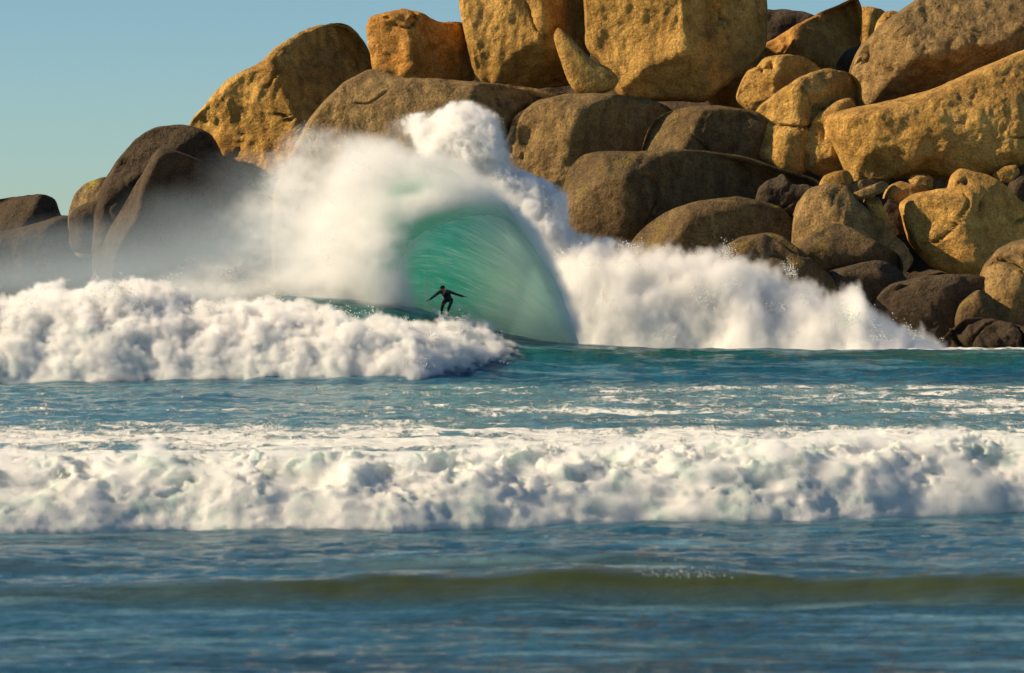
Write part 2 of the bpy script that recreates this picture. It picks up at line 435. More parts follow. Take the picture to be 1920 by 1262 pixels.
B('long low rounded boulder in the middle, its left end sunlit', [(1060,440),(1058,365),(1070,320),(1095,294),(1130,286),(1200,288),(1250,284),(1330,288),(1400,298),(1460,318),(1520,336),(1545,355),(1520,400),(1420,450),(1300,500),(1200,530),(1080,540),(1056,500)], 187, 'brown', 0.32, [((1165,340),(1168,520),0.30,0.42),((1080,335),(1520,352),0.9,0.10)], soft=0.12, rough=0.6, p=3)
B('small craggy dark rock sitting on the end of the long low boulder', [(1417,376),(1424,352),(1440,340),(1458,334),(1466,328),(1480,345),(1520,352),(1560,370),(1520,420),(1460,400),(1425,388)], 183.5, 'dark', 0.4, rough=1.4, step=0.09)
B('wide brown dome with a lichen spot, above the right-hand spray', [(1180,470),(1210,428),(1250,400),(1310,380),(1380,375),(1430,382),(1465,395),(1490,425),(1500,480),(1460,560),(1300,600),(1200,560)], 182, 'brown', 0.36, [((1230,380),(1215,520),0.4,0.20),((1240,410),(1480,400),1.2,0.05)], soft=0.2, rough=0.6)
B('sunlit hump-backed boulder with a long slope down to the right', [(1484,470),(1488,418),(1500,380),(1518,357),(1550,347),(1580,352),(1600,375),(1642,410),(1690,455),(1710,490),(1650,540),(1520,540),(1485,500)], 181, 'tan', 0.42, [((1570,350),(1590,500),0.36,0.45)], soft=0.25, rough=0.8)
B('smooth low dome resting against the foot of the hump-backed boulder', [(1488,472),(1520,440),(1560,421),(1592,428),(1632,450),(1680,475),(1690,510),(1600,550),(1520,540)], 176.5, 'brown', 0.40, [((1500,475),(1690,480),0.8,0.5)], soft=0.3, rough=0.6)
B('rounded brown boulder just above the spray, left of the low dome', [(1360,482),(1367,463),(1390,447),(1440,439),(1462,443),(1484,462),(1520,490),(1556,520),(1570,570),(1480,620),(1380,600),(1362,530)], 173.5, 'brown', 0.42, [((1375,470),(1560,540),0.7,0.4)], soft=0.15, rough=0.9)
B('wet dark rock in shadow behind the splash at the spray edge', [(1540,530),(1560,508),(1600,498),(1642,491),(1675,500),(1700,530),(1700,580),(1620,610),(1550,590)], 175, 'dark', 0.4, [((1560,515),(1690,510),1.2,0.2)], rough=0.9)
B('flat wet dark boulder at the waterline under the big cleft boulder', [(1640,570),(1672,535),(1740,520),(1800,517),(1845,523),(1860,560),(1850,640),(1780,680),(1680,670),(1640,630)], 173, 'dark', 0.36, [((1660,545),(1840,540),1.3,0.2),((1760,510),(1750,650),0.3,0.3)], rough=0.9)
B('big cleft boulder with pale vertical drip lines on its golden face', [(1692,400),(1690,382),(1715,366),(1750,360),(1778,354),(1786,332),(1802,318),(1825,324),(1850,330),(1880,345),(1905,372),(1960,420),(1965,480),(1900,520),(1850,520),(1812,518),(1780,512),(1740,494),(1706,452)], 183, 'gold', 0.42, [((1785,330),(1822,520),0.32,0.50),((1720,372),(1960,400),1.2,0.06)], soft=0.10, rough=1.0, p=2.8, holes=[(1805,345,7,0.5),(1790,352,6,0.3)])
B('slim leaf-shaped golden stone in the gap left of the cleft boulder', [(1620,378),(1630,367),(1648,373),(1656,395),(1668,428),(1655,434),(1635,410)], 182, 'gold', 0.4, step=0.08, rough=0.7)
B('slim dark stone standing right behind the leaf-shaped one', [(1652,376),(1668,374),(1690,392),(1696,440),(1675,440),(1660,410)], 184, 'dark', 0.4, step=0.09)
B('curved golden stone tucked at the upper left shoulder of the cleft boulder', [(1657,372),(1665,352),(1685,342),(1722,352),(1745,362),(1710,392),(1695,420),(1675,395)], 185, 'gold', 0.4, step=0.09, rough=1.0)
B('small golden stone wedged under the left end of the widest slab', [(1536,348),(1546,330),(1570,321),(1590,322),(1600,340),(1590,360),(1550,362)], 184, 'gold', 0.42, step=0.08)
B('flat pale stone, upper of two plates beside the hump-backed boulder', [(1578,356),(1600,341),(1650,335),(1668,341),(1655,352),(1615,372),(1590,368)], 184, 'tan', 0.36, step=0.08, rough=0.6)
B('flat pale stone, lower of two plates beside the hump-backed boulder', [(1592,368),(1620,353),(1654,341),(1666,348),(1652,361),(1612,376)], 181.5, 'tan', 0.34, step=0.07, rough=0.6)
B('tiny golden rubble stone in the black gap under the widest slab', [(1704,338),(1714,328),(1735,326),(1750,335),(1762,348),(1740,356),(1712,350)], 187.5, 'gold', 0.4, step=0.07, rough=1.2)
B('tiny brown rubble stone right of the golden one under the slab', [(1745,345),(1760,335),(1785,345),(1780,360),(1755,362)], 187.5, 'brown', 0.4, step=0.07, rough=1.2)
B('small pointed stone behind the top of the cleft boulder', [(1862,328),(1878,314),(1904,309),(1912,330),(1900,345),(1875,340)], 187, 'gold', 0.4, step=0.08)
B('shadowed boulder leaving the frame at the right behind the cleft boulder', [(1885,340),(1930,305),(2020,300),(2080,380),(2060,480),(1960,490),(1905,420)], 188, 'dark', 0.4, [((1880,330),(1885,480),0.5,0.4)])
B('rough textured boulder at the right edge just above the water', [(1828,600),(1838,545),(1852,498),(1880,466),(1925,452),(2000,450),(2060,520),(2050,640),(1900,650),(1840,640)], 173, 'tan', 0.42, [((1870,460),(1865,640),0.35,0.25)], rough=2.2, soft=0.1)
B('small brown boulder leaning on the rough one at the waterline', [(1793,600),(1803,570),(1833,545),(1860,560),(1870,610),(1850,650),(1800,650)], 171, 'brown', 0.4, rough=1.2, step=0.1)
B('low jagged rock ledge with a sunlit lip at the water on the right', [(1750,660),(1790,618),(1812,600),(1860,600),(1900,612),(1960,620),(2060,625),(2080,680),(1900,700),(1760,690)], 168, 'dark', 0.30, [((1770,618),(2040,622),1.4,0.2)], rough=2.0, step=0.11)

# dark broken rock filling the gaps behind the boulders
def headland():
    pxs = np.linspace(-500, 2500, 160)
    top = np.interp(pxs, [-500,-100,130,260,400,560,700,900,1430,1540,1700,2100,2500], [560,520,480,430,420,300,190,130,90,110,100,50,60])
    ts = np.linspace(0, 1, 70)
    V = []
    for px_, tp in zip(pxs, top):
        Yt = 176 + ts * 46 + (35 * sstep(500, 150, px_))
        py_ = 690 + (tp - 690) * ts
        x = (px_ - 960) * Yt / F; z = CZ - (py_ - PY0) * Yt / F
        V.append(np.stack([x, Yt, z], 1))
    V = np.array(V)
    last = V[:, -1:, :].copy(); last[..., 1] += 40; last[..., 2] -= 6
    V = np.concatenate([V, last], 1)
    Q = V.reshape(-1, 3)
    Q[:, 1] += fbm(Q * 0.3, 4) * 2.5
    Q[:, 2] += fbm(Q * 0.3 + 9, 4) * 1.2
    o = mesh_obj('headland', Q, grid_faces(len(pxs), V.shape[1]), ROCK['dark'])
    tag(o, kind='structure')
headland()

# ------------------------------------------------------------------ the sea
def H_ridge(x):
    """height of the swell shoulder in front of the barrel, along x at Y ~148"""
    px = 960 + x * F / 148
    py = np.interp(px, [-900, -300, 200, 540, 740, 790, 840, 870, 930, 1000, 1070, 1200, 1300, 1600, 1920, 3000],
                       [650, 630, 600, 556, 566, 578, 596, 604, 624, 637, 645, 651, 654, 656, 657, 665])
    return zof(py, 148.0)

def aniso(x, y, sx, sy, octs, seed):
    return fbm(np.stack([x / sx, y / sy, np.full_like(x, seed)], -1).reshape(-1, 3), octs, 0.55).reshape(x.shape)

def sea_height(x, y):
    z = np.zeros_like(x)
    far = sstep(40, 130, y)
    z += aniso(x, y, 2.6, 1.0, 4, 3.3) * (0.10 + 0.16 * far)
    z += aniso(x, y, 1.5, 0.34, 3, 8.3) * (0.062 + 0.04 * far)
    # low translucent swell near the camera with a steep face
    px = 960 + x * F / 55
    yc = 53.3 + 0.3 * np.sin(x * 0.5 + 1) + 0.2 * aniso(x, y * 0 + 1, 2.5, 1, 2, 1.7)
    amp = 0.39 * (0.5 + 0.5 * sstep(100, 800, px)) * (1 + 0.14 * np.sin(x * 0.9 + 0.4) + 0.06 * np.sin(x * 2.3))
    q = y - yc
    z += amp * np.where(q < 0, np.exp(-(q / 0.85) ** 2), np.exp(-(q / 2.2) ** 2))
    yc2 = 58.2 + 0.4 * np.sin(x * 0.7 + 2)
    amp2 = 0.20 * (0.5 + 0.5 * np.sin(x * 0.55 + 1.2)) + 0.05
    q = y - yc2
    z += amp2 * np.where(q < 0, np.exp(-(q / 0.6) ** 2), np.exp(-(q / 1.6) ** 2))
    z += 0.10 * aniso(x, y, 7, 2.2, 2, 12.9) * sstep(70, 85, y)
    # swell shoulder the surfer rides
    hr = H_ridge(x)
    yf = 148.0 + 0 * x
    q = y - yf
    wf = 3.4 + 0.6 * hr
    face = np.where(q < 0, np.exp(-(np.abs(q) / wf) ** 2.3), 0.72 + 0.28 * np.exp(-(q / 2.0) ** 2))
    back = 1 - 0.55 * sstep(160, 176, y)
    z = z * (1 - 0.45 * np.exp(-(q / 4) ** 2)) + hr * face * back * sstep(136, 143, y)
    z = np.where(y > 170, z * (1 - sstep(170, 182, y)) + 0.55 * sstep(170, 182, y) * (1 - 0.8 * sstep(200, 400, y)), z)
    return z

ys = np.concatenate([np.linspace(26, 44, 40, endpoint=False), 44 * np.exp(np.linspace(0, math.log(190 / 44), 620, endpoint=False)),
                     190 * np.exp(np.linspace(0, math.log(8000 / 190), 60))])
us = np.concatenate([-np.linspace(3.0, 0.2, 40, endpoint=False) ** 1, np.linspace(-0.2, 0.2, 620), np.linspace(0.2, 3.0, 41)[1:]])
Yg, Ug = np.meshgrid(ys, us, indexing='ij')
Xg = Ug * np.maximum(Yg, 60)
Zg = sea_height(Xg, Yg)
Zg = np.where(Yg > 420, 0.1, Zg)
V = np.stack([Xg, Yg, Zg], -1).reshape(-1, 3)
sea = mesh_obj('sea', V, grid_faces(len(ys), len(us)))
# foam coverage of the surface
cov = np.zeros_like(Xg)
n1 = aniso(Xg, Yg, 2.4, 2.0, 4, 21.0); n2 = aniso(Xg, Yg, 7.0, 4.0, 3, 24.0)
cov += sstep(74, 84, Yg) * (1 - 0.62*sstep(96, 118, Yg)) * 1.25*(1-sstep(116,120,Yg))
cov += sstep(110, 120, Yg) * (1 - sstep(136, 141, Yg)) * 0.74 * np.interp(Xg, [-10, 12], [0.75, 1.2])
cov += sstep(150, 156, Yg) * 1.2 * (1 - sstep(182, 192, Yg))
cov *= (1 + 0.9 * n2)
cov = np.clip(cov + 0.35 * n1 * (cov > 0.02), 0, 1.5)
add_attr(sea.data, 'foam', cov)
_px = 960 + Xg * F / 55
_yc = 53.3 + 0.3 * np.sin(Xg * 0.5 + 1)
thin = np.exp(-((Yg - _yc + 0.50) / 0.80) ** 2) * (0.45 + 0.55 * sstep(100, 700, _px)) + 0.5 * np.exp(-((Yg - 57.9) / 0.5) ** 2)
rdg = np.exp(-((Yg - 146.3) / 2.2) ** 2)
add_attr(sea.data, 'thin', np.clip(thin, 0, 1))
add_attr(sea.data, 'ridge', np.clip(rdg, 0, 1))

m, t = new_mat('sea_water')
g = t.new('ShaderNodeNewGeometry'); P = g.outputs['Position']
sx = t.new('ShaderNodeSeparateXYZ'); t.link(P, sx.inputs[0])
shallow = t.ramp(t.math('DIVIDE', sx.outputs[1], 200.0), [(0.28, 1.0), (0.42, 0.0)])
body = t.mix(shallow, (0.018, 0.115, 0.195), (0.026, 0.100, 0.160))
body = t.mix(t.attr('ridge'), body, (0.004, 0.090, 0.085))
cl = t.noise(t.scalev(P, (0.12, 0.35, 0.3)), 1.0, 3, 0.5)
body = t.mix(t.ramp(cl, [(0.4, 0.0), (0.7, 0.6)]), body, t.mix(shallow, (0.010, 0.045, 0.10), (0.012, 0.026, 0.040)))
sky_strk = t.ramp(t.noise(t.scalev(P, (0.22, 1.3, 1.0)), 1.0, 5, 0.65, 0.3), [(0.50, 0.0), (0.68, 1.0)])
body = t.mix(t.math('MULTIPLY', sky_strk, 0.65), body, (0.18, 0.34, 0.42))  # pale streaks painted into the water colour in place of bright sky reflections
body = t.mix(t.attr('thin'), body, (0.040, 0.054, 0.020))  # sediment olive, with light passing the thin crest painted into the colour
fo = t.attr('foam')
lace = t.noise(t.scalev(P, (1.0, 0.55, 1.0)), 1.5, 7, 0.68, 0.6)
lace2 = t.noise(t.scalev(P, (1.0, 0.45, 1.0)), 5.0, 5, 0.7, 0.4)
lc = t.math('ADD', t.math('MULTIPLY', lace, 0.65), t.math('MULTIPLY', lace2, 0.35))
thr = t.math('SUBTRACT', 0.80, t.math('MULTIPLY', fo, 0.36))
mask = t.math('DIVIDE', t.math('SUBTRACT', lc, thr), 0.10, clamp=True)
aer = t.math('MULTIPLY', t.math('MINIMUM', fo, 1.0), 0.55)
col = t.mix(aer, body, (0.22, 0.40, 0.42))
col = t.mix(t.math('MULTIPLY', mask, 0.95), col, (0.80, 0.82, 0.80))
b = t.new('ShaderNodeBsdfPrincipled')
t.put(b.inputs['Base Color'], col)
t.put(b.inputs['Roughness'], t.math('MULTIPLY_ADD', mask, 0.6, 0.11))
t.put(b.inputs['Specular IOR Level'], t.math('MULTIPLY_ADD', mask, -0.4, 0.5))
b.inputs['IOR'].default_value = 1.333
rip = t.math('ADD', t.math('MULTIPLY', t.noise(t.scalev(P, (0.55, 2.0, 1.0)), 1.4, 5, 0.55), 1.0),
             t.math('MULTIPLY', t.noise(t.scalev(P, (0.7, 2.2, 1.0)), 5.5, 4, 0.6), 0.20))
rip = t.math('ADD', rip, t.math('MULTIPLY', mask, 0.3))
bu = t.new('ShaderNodeBump'); bu.inputs['Strength'].default_value = 1.0; t.put(bu.inputs['Distance'], t.math('MULTIPLY_ADD', t.attr('thin'), -0.26, 0.30))
t.put(bu.inputs['Height'], rip); t.link(bu.outputs[0], b.inputs['Normal'])
o_ = t.new('ShaderNodeOutputMaterial'); t.link(b.outputs[0], o_.inputs[0])
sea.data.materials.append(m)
tag(sea, kind='structure')

# ------------------------------------------------------------------ voxel tools for foam and spray
def bspline_mat(n, cell, off):
    """n samples of a lattice with spacing `cell` samples, cubic b-spline weights"""
    x = (np.arange(n) + off) / cell
    i = np.floor(x).astype(int); f = x - i
    mcount = int(i.max() - i.min() + 4)
    M = np.zeros((n, mcount), np.float32); i0 = i - i.min()
    w = [(1 - f) ** 3 / 6, (3 * f ** 3 - 6 * f ** 2 + 4) / 6, (-3 * f ** 3 + 3 * f ** 2 + 3 * f + 1) / 6, f ** 3 / 6]
    for k in range(4): M[np.arange(n), i0 + k] += w[k]
    return M

def lattice(shape, cells, r):
    Ms = [bspline_mat(n, c, r.random() * c) for n, c in zip(shape, cells)]
    L = r.normal(size=[M.shape[1] for M in Ms]).astype(np.float32)
    o = np.tensordot(Ms[0], L, (1, 0))
    o = np.tensordot(o, Ms[1], (1, 1)).transpose(0, 2, 1)
    o = np.tensordot(o, Ms[2], (2, 1))
    return o * 1.9

def vfbm(shape, cells, octs, r, gain=0.55, billow=False, aniso_keep=1.0):
    out = 0; a_ = 1.0; s = 0; c = np.array(cells, float)
    for k in range(octs):
        n = lattice(shape, np.maximum(c, 1.5), r)
        out = out + a_ * ((0.55 - np.abs(n)) * 1.4 if billow else n)
        s += a_; a_ *= gain; c = c * 0.5
    return out / s

def axes(lo, hi, vox):
    n = [max(4, int(round((h - l) / vox))) for l, h in zip(lo, hi)]
    return n, [np.linspace(l, h, k) for l, h, k in zip(lo, hi, n)]

def gn_volume(D, lo, hi, core_thr=None):
    """geometry nodes: a Volume Cube whose density is looked up in the object's own point attribute"""
    n = D.shape
    ng = bpy.data.node_groups.new('density_grid', 'GeometryNodeTree')
    ng.interface.new_socket('Geometry', in_out='INPUT', socket_type='NodeSocketGeometry')
    ng.interface.new_socket('Geometry', in_out='OUTPUT', socket_type='NodeSocketGeometry')
    N, L = ng.nodes, ng.links
    gi, go = N.new('NodeGroupInput'), N.new('NodeGroupOutput')
    pos = N.new('GeometryNodeInputPosition'); sep = N.new('ShaderNodeSeparateXYZ'); L.new(pos.outputs[0], sep.inputs[0])
    def mt(op, a_, b_, c_=None):
        q = N.new('ShaderNodeMath'); q.operation = op
        for s_, v in zip(q.inputs, (a_, b_, c_)):
            if v is None: continue
            if isinstance(v, bpy.types.NodeSocket): L.new(v, s_)
            else: s_.default_value = v
        return q.outputs[0]
    ii = []
    for k in range(3):
        st = (n[k] - 1) / (hi[k] - lo[k])
        q = mt('MULTIPLY_ADD', sep.outputs[k], st, -lo[k] * st + 0.5)
        q = mt('FLOOR', q, None)
        ii.append(mt('MINIMUM', mt('MAXIMUM', q, 0.0), float(n[k] - 1)))
    idx = mt('MULTIPLY_ADD', mt('MULTIPLY_ADD', ii[0], float(n[1]), ii[1]), float(n[2]), ii[2])
    na = N.new('GeometryNodeInputNamedAttribute'); na.data_type = 'FLOAT'; na.inputs[0].default_value = 'd'
    si = N.new('GeometryNodeSampleIndex'); si.data_type = 'FLOAT'
    L.new(gi.outputs[0], si.inputs['Geometry']); L.new(na.outputs[0], si.inputs['Value']); L.new(idx, si.inputs['Index'])
    vc = N.new('GeometryNodeVolumeCube')
    L.new(si.outputs[0], vc.inputs['Density'])
    vc.inputs['Min'].default_value = lo; vc.inputs['Max'].default_value = hi
    for k, nm in enumerate(('Resolution X', 'Resolution Y', 'Resolution Z')): vc.inputs[nm].default_value = n[k]
    out = vc.outputs[0]
    if core_thr is not None:
        vm = N.new('GeometryNodeVolumeToMesh'); vm.resolution_mode = 'GRID'
        L.new(out, vm.inputs['Volume']); vm.inputs['Threshold'].default_value = core_thr
        vm.inputs['Adaptivity'].default_value = 0.0
        out = vm.outputs[0]
    return ng, N, L, out, go

def point_mesh(D, name):
    me = bpy.data.meshes.new(name)
    me.vertices.add(D.size)
    add_attr(me, 'd', D)
    return me

def make_volume(name, D, lo, hi, mat):
    me = point_mesh(D, name)
    o = bpy.data.objects.new(name, me); C.objects.link(o)
    ng, N, L, out, go = gn_volume(D, lo, hi)
    sm = N.new('GeometryNodeSetMaterial'); sm.inputs['Material'].default_value = mat
    L.new(out, sm.inputs[0]); L.new(sm.outputs[0], go.inputs[0])
    md = o.modifiers.new('density', 'NODES'); md.node_group = ng
    me.materials.append(mat)
    return o

def make_core(name, D, lo, hi, thr, mat):
    me = point_mesh(D, name)
    tmp = bpy.data.objects.new('tmp', me); C.objects.link(tmp)
    ng, N, L, out, go = gn_volume(D, lo, hi, thr)
    L.new(out, go.inputs[0])
    md = tmp.modifiers.new('density', 'NODES'); md.node_group = ng
    dg = bpy.context.evaluated_depsgraph_get()
    res = bpy.data.meshes.new_from_object(tmp.evaluated_get(dg), depsgraph=dg)
    bpy.data.objects.remove(tmp); bpy.data.meshes.remove(me)
    res.name = name
    res.materials.clear(); res.materials.append(mat)
    if len(res.polygons): res.polygons.foreach_set('use_smooth', np.ones(len(res.polygons), bool))
    o = bpy.data.objects.new(name, res); C.objects.link(o)
    print('core', name, len(res.polygons), 'grid', D.shape)
    return o

def spray_mat(name, dens, color=(1, 1, 1), aniso_=0.15):
    m, t = new_mat(name)
    v = t.new('ShaderNodeVolumePrincipled')
    v.inputs['Color'].default_value = (*color, 1)
    v.inputs['Density'].default_value = dens
    v.inputs['Anisotropy'].default_value = aniso_
    o = t.new('ShaderNodeOutputMaterial'); t.link(v.outputs[0], o.inputs['Volume'])
    return m

def foam_mat(name, tint_lo=(0.64, 0.77, 0.75), glow=0.4, thr=(0.36, 0.56), scale=0.8, sss=0.22):
    m, t = new_mat(name)
    g = t.new('ShaderNodeNewGeometry'); P = g.outputs['Position']
    n = t.noise(P, scale, 4, 0.55, 0.3)
    n2 = t.noise(P, 5.0, 5, 0.7)
    c = t.mix(t.ramp(n, [(thr[0], 0.0), (thr[1], 1.0)]), tint_lo, (0.93, 0.935, 0.92))
    c = t.mix(t.math('MULTIPLY', t.ramp(n2, [(0.35, 1.0), (0.55, 0.0)]), 0.35), c, tint_lo)
    b = t.new('ShaderNodeBsdfPrincipled')
    t.put(b.inputs['Base Color'], c); b.inputs['Roughness'].default_value = 0.75
    b.inputs['Specular IOR Level'].default_value = 0.2
    b.inputs['Subsurface Weight'].default_value = 0.6; b.inputs['Subsurface Radius'].default_value = (1, 1, 1); b.inputs['Subsurface Scale'].default_value = sss
    h = t.math('ADD', t.noise(P, 4.0, 6, 0.7), t.math('MULTIPLY', t.noise(P, 14.0, 4, 0.7), 0.5))
    bu = t.new('ShaderNodeBump'); bu.inputs['Strength'].default_value = 0.6; bu.inputs['Distance'].default_value = 0.06
    t.put(bu.inputs['Height'], h); t.link(bu.outputs[0], b.inputs['Normal'])
    tr = t.new('ShaderNodeBsdfTranslucent'); t.put(tr.inputs[0], c)
    mx = t.new('ShaderNodeMixShader'); mx.inputs[0].default_value = glow
    t.link(b.outputs[0], mx.inputs[1]); t.link(tr.outputs[0], mx.inputs[2])
    o = t.new('ShaderNodeOutputMaterial'); t.link(mx.outputs[0], o.inputs[0])
    return m

FOAM = foam_mat('sea_foam')
FOAM_NEAR = foam_mat('sea_foam_near', (0.64, 0.78, 0.74), 0.40, (0.34, 0.50), 1.2, 0.16)

DROPS = []
def drops_from(D, ax, ay, az, n, dlo, dhi, zmin, label, rmin, rmax):
    c = vfbm(D.shape, (12, 12, 12), 2, np.random.default_rng(n), 0.6)
    w = (D > dlo) & (D < dhi) & (az[None, None] > zmin) & (c > 0.35)
    idx = np.flatnonzero(w.ravel())
    if len(idx) == 0: return
    wt = np.exp((D.ravel()[idx] - dhi) / (0.30 * (dhi - dlo))) * (c.ravel()[idx] - 0.3); wt /= wt.sum()
    rr = np.random.default_rng(n + 1)
    pk = rr.choice(idx, min(n, len(idx)), replace=False, p=wt)
    i, j, k = np.unravel_index(pk, D.shape)
    p = np.stack([ax[i], ay[j], az[k]], 1) + rr.uniform(-0.05, 0.05, (len(pk), 3))
    DROPS.append((p, rr.uniform(rmin, rmax, len(pk)), label))

# ---- front line of whitewater
r = np.random.default_rng(11)
lo, hi = (-13.0, 64.0, -0.3), (13.5, 92.0, 2.1)
vx = 0.065
n, (ax, ay, az) = axes(lo, hi, vx)
Xv, Yv = np.meshgrid(ax, ay, indexing='ij')
yfront = np.interp(960 + Xv * F / 68, [0, 400, 900, 1300, 1600, 1920], [65.8, 66.0, 67.3, 68.3, 69.3, 70.2])
yfront = yfront + 0.35 * np.sin(Xv * 0.8) + 0.6 * aniso(Xv, Yv * 0, 2.6, 1, 3, 40.0)
q = Yv - yfront
crest = 0.98 + 0.18 * aniso(Xv, Yv, 3.0, 3.0, 2, 43.0) + 0.1 * np.interp(Xv, [-10, 10], [0, 1.6])
prof = np.where(q < 0, -0.4 + q * 0.6, crest * (1 - np.exp(-(q / 0.75) ** 1.2)) * np.exp(-(np.maximum(q - 2.5, 0) / 6.5) ** 1.2))
patch = aniso(Xv, Yv, 1.6, 2.6, 3, 47.0)
hmap = prof + sstep(0.1, 3, q) * (0.30 * patch + 0.20 * aniso(Xv, Yv, 4, 5, 2, 51.0)) - 0.30 * sstep(9, 21, q)
shape = (len(ax), len(ay), len(az))
bil = vfbm(shape, (0.80 / vx, 0.75 / vx, 0.5 / vx), 5, r, 0.78, billow=True)
amp = (0.12 + 0.32 * sstep(0.0, 2.0, q) * np.exp(-np.maximum(q - 4.5, 0) / 6)).astype(np.float32)[..., None]
D = (hmap[..., None] - az[None, None]).astype(np.float32) + bil * amp * 1.3
for ax_ in (0, 1, 2):
    pass
D[:2] = -1; D[-2:] = -1; D[:, :2] = -1; D[:, -2:] = -1; D[:, :, -1:] = -1
Dc = np.clip(D, -0.5, 0.5) + 0.5
core = make_core('whitewater', Dc, lo, hi, 0.5, FOAM_NEAR)
tag(core, 'front line of tumbling white foam rolling towards the beach', 'whitewater', kind='stuff')
drops_from(D, ax, ay, az, 5000, -0.30, -0.02, 0.3, 'small drops hopping over the front line of foam', 0.004, 0.012)
wisp = vfbm(shape, (0.45 / vx, 0.4 / vx, 0.45 / vx), 3, r, 0.6)
Dv = np.clip((D + wisp * 0.26 + 0.10) / 0.30, 0, 1) * (D < 0.25)
Dv = Dv.astype(np.float32); Dv[Dv < 0.03] = 0
vo_ = make_volume('spray', Dv, lo, hi, spray_mat('near_spray', 6.0))
tag(vo_, 'fine spray fuzz over the front line of foam', 'spray', kind='stuff')
del bil, wisp, Dv, D

# ---- left broken section behind the flat water
r = np.random.default_rng(12)
lo, hi = (-27.0, 138.0, -0.2), (2.0, 149.0, 5.0)
vx = 0.068
n, (ax, ay, az) = axes(lo, hi, vx)
Xv, Yv = np.meshgrid(ax, ay, indexing='ij')
pxv = 960 + Xv * F / 143
top = np.interp(pxv, [-200, 0, 100, 180, 230, 275, 320, 350, 420, 500, 560, 600, 680, 760, 870, 915, 960, 995, 1010, 1020],
                     [580, 560, 540, 532, 534, 530, 548, 572, 566, 562, 566, 578, 598, 603, 612, 626, 655, 688, 705, 740])
crest = CZ - (top - PY0) * 143 / F
yfront = 140.2 + 0.5 * aniso(Xv, Yv * 0, 2.5, 1, 2, 61.0) + np.interp(Xv, [-4, 0.6], [0, 3.5])
q = Yv - yfront
prof = np.where(q < 0, -0.5 + q, crest * (1 - np.exp(-(q / 1.6) ** 1.1)) )
back = np.exp(-(np.maximum(q - 4.5, 0) / 2.6) ** 2)
hmap = prof * back
shape = (len(ax), len(ay), len(az))
bil = vfbm(shape, (1.4 / vx, 1.2 / vx, 1.0 / vx), 6, r, 0.73, billow=True)
big = vfbm(shape, (4.0 / vx, 2.0 / vx, 2.0 / vx), 2, r, 0.5)
D = (hmap[..., None] - az[None, None]).astype(np.float32) + (bil * 0.70 + big * 0.30) * sstep(0, 2, q).astype(np.float32)[..., None]
D[:2] = -1; D[-2:] = -1; D[:, :2] = -1; D[:, -2:] = -1; D[:, :, -1:] = -1
core = make_core('whitewater', np.clip(D + 0.28 * 0, -0.5, 0.5) + 0.5, lo, hi, 0.94, FOAM)
tag(core, 'tall churning bank of broken white water left of and below the surfer', 'whitewater', kind='stuff')
wisp = vfbm(shape, (0.5 / vx, 0.45 / vx, 0.6 / vx), 4, r, 0.85)
drops_from(D + wisp * 0.2, ax, ay, az, 7000, -0.55, -0.05, 0.6, 'flying white drops above the broken white water at left', 0.008, 0.026)
Dv = np.clip((D + wisp * 0.50 + 0.12) / 0.40, 0, 1) * (D < 0.8)
sheet = np.exp(-np.maximum(az - 0.2, 0) / 5)[None, None]
Dv = Dv.astype(np.float32); Dv[Dv < 0.02] = 0
SPR = spray_mat('dense_spray', 7.0)
vo_ = make_volume('spray', Dv, lo, hi, SPR)
tag(vo_, 'soft spray fringing the broken white water at left', 'spray', kind='stuff')
del bil, big, wisp, D, Dv

# ---- exploding whitewater to the right, behind the shoulder
r = np.random.default_rng(13)
lo, hi = (-1.0, 156.5, 0.3), (21.0, 167.0, 7.2)
vx = 0.068
n, (ax, ay, az) = axes(lo, hi, vx)
Xv, Yv = np.meshgrid(ax, ay, indexing='ij')
pxv = 960 + Xv * F / 161
top = np.interp(pxv, [930, 975, 1000, 1060, 1100, 1140, 1190, 1240, 1300, 1330, 1380, 1450, 1520, 1560, 1600, 1640, 1700, 1760, 1790],
                     [690, 560, 470, 455, 448, 446, 458, 468, 482, 486, 505, 523, 545, 552, 548, 580, 615, 648, 690])
crest = CZ - (top - PY0) * 161 / F
q = Yv - (157.3 + 0.6 * aniso(Xv, Yv * 0, 3, 1, 2, 71.0))
prof = np.where(q < 0, -0.5 + q, crest * (1 - np.exp(-(q / 1.5) ** 1.0)))
back = np.exp(-(np.maximum(q - 4.5, 0) / 3.0) ** 2)
hmap = prof * back
shape = (len(ax), len(ay), len(az))
bil = vfbm(shape, (1.7 / vx, 1.5 / vx, 1.6 / vx), 6, r, 0.70, billow=True)
big = vfbm(shape, (3.5 / vx, 2.5 / vx, 3.0 / vx), 2, r, 0.5)
wisp = vfbm(shape, (0.6 / vx, 0.5 / vx, 1.2 / vx), 4, r, 0.80)
spk = 0.9 * np.exp(-((pxv - 1605) / 16) ** 2) * np.exp(-((Yv - 159.5) / 0.8) ** 2)
D = ((hmap + spk)[..., None] - az[None, None]).astype(np.float32) + bil * 0.70 + big * 0.50
drops_from(D + wisp * 0.25, ax, ay, az, 6000, -0.55, -0.05, 1.2, 'flying white drops above the whitewash against the rocks', 0.008, 0.026)
D[:3] = -1; D[-3:] = -1; D[:, :3] = -1; D[:, -3:] = -1; D[:, :, -2:] = -1
core = make_core('whitewater', np.clip(D, -1, 2) / 3 + 0.333, lo, hi, 0.333 + 1.25 / 3, FOAM)
tag(core, 'long slope of whitewash exploding against the rocks right of the barrel', 'whitewater', kind='stuff')
Dv = np.clip((D + wisp * 0.60 + 0.10) / 0.85, 0, 1) ** 1.3
Dv = Dv.astype(np.float32); Dv[Dv < 0.02] = 0
SPR2 = spray_mat('rock_spray', 3.0)
vo_ = make_volume('spray', Dv, lo, hi, SPR2)
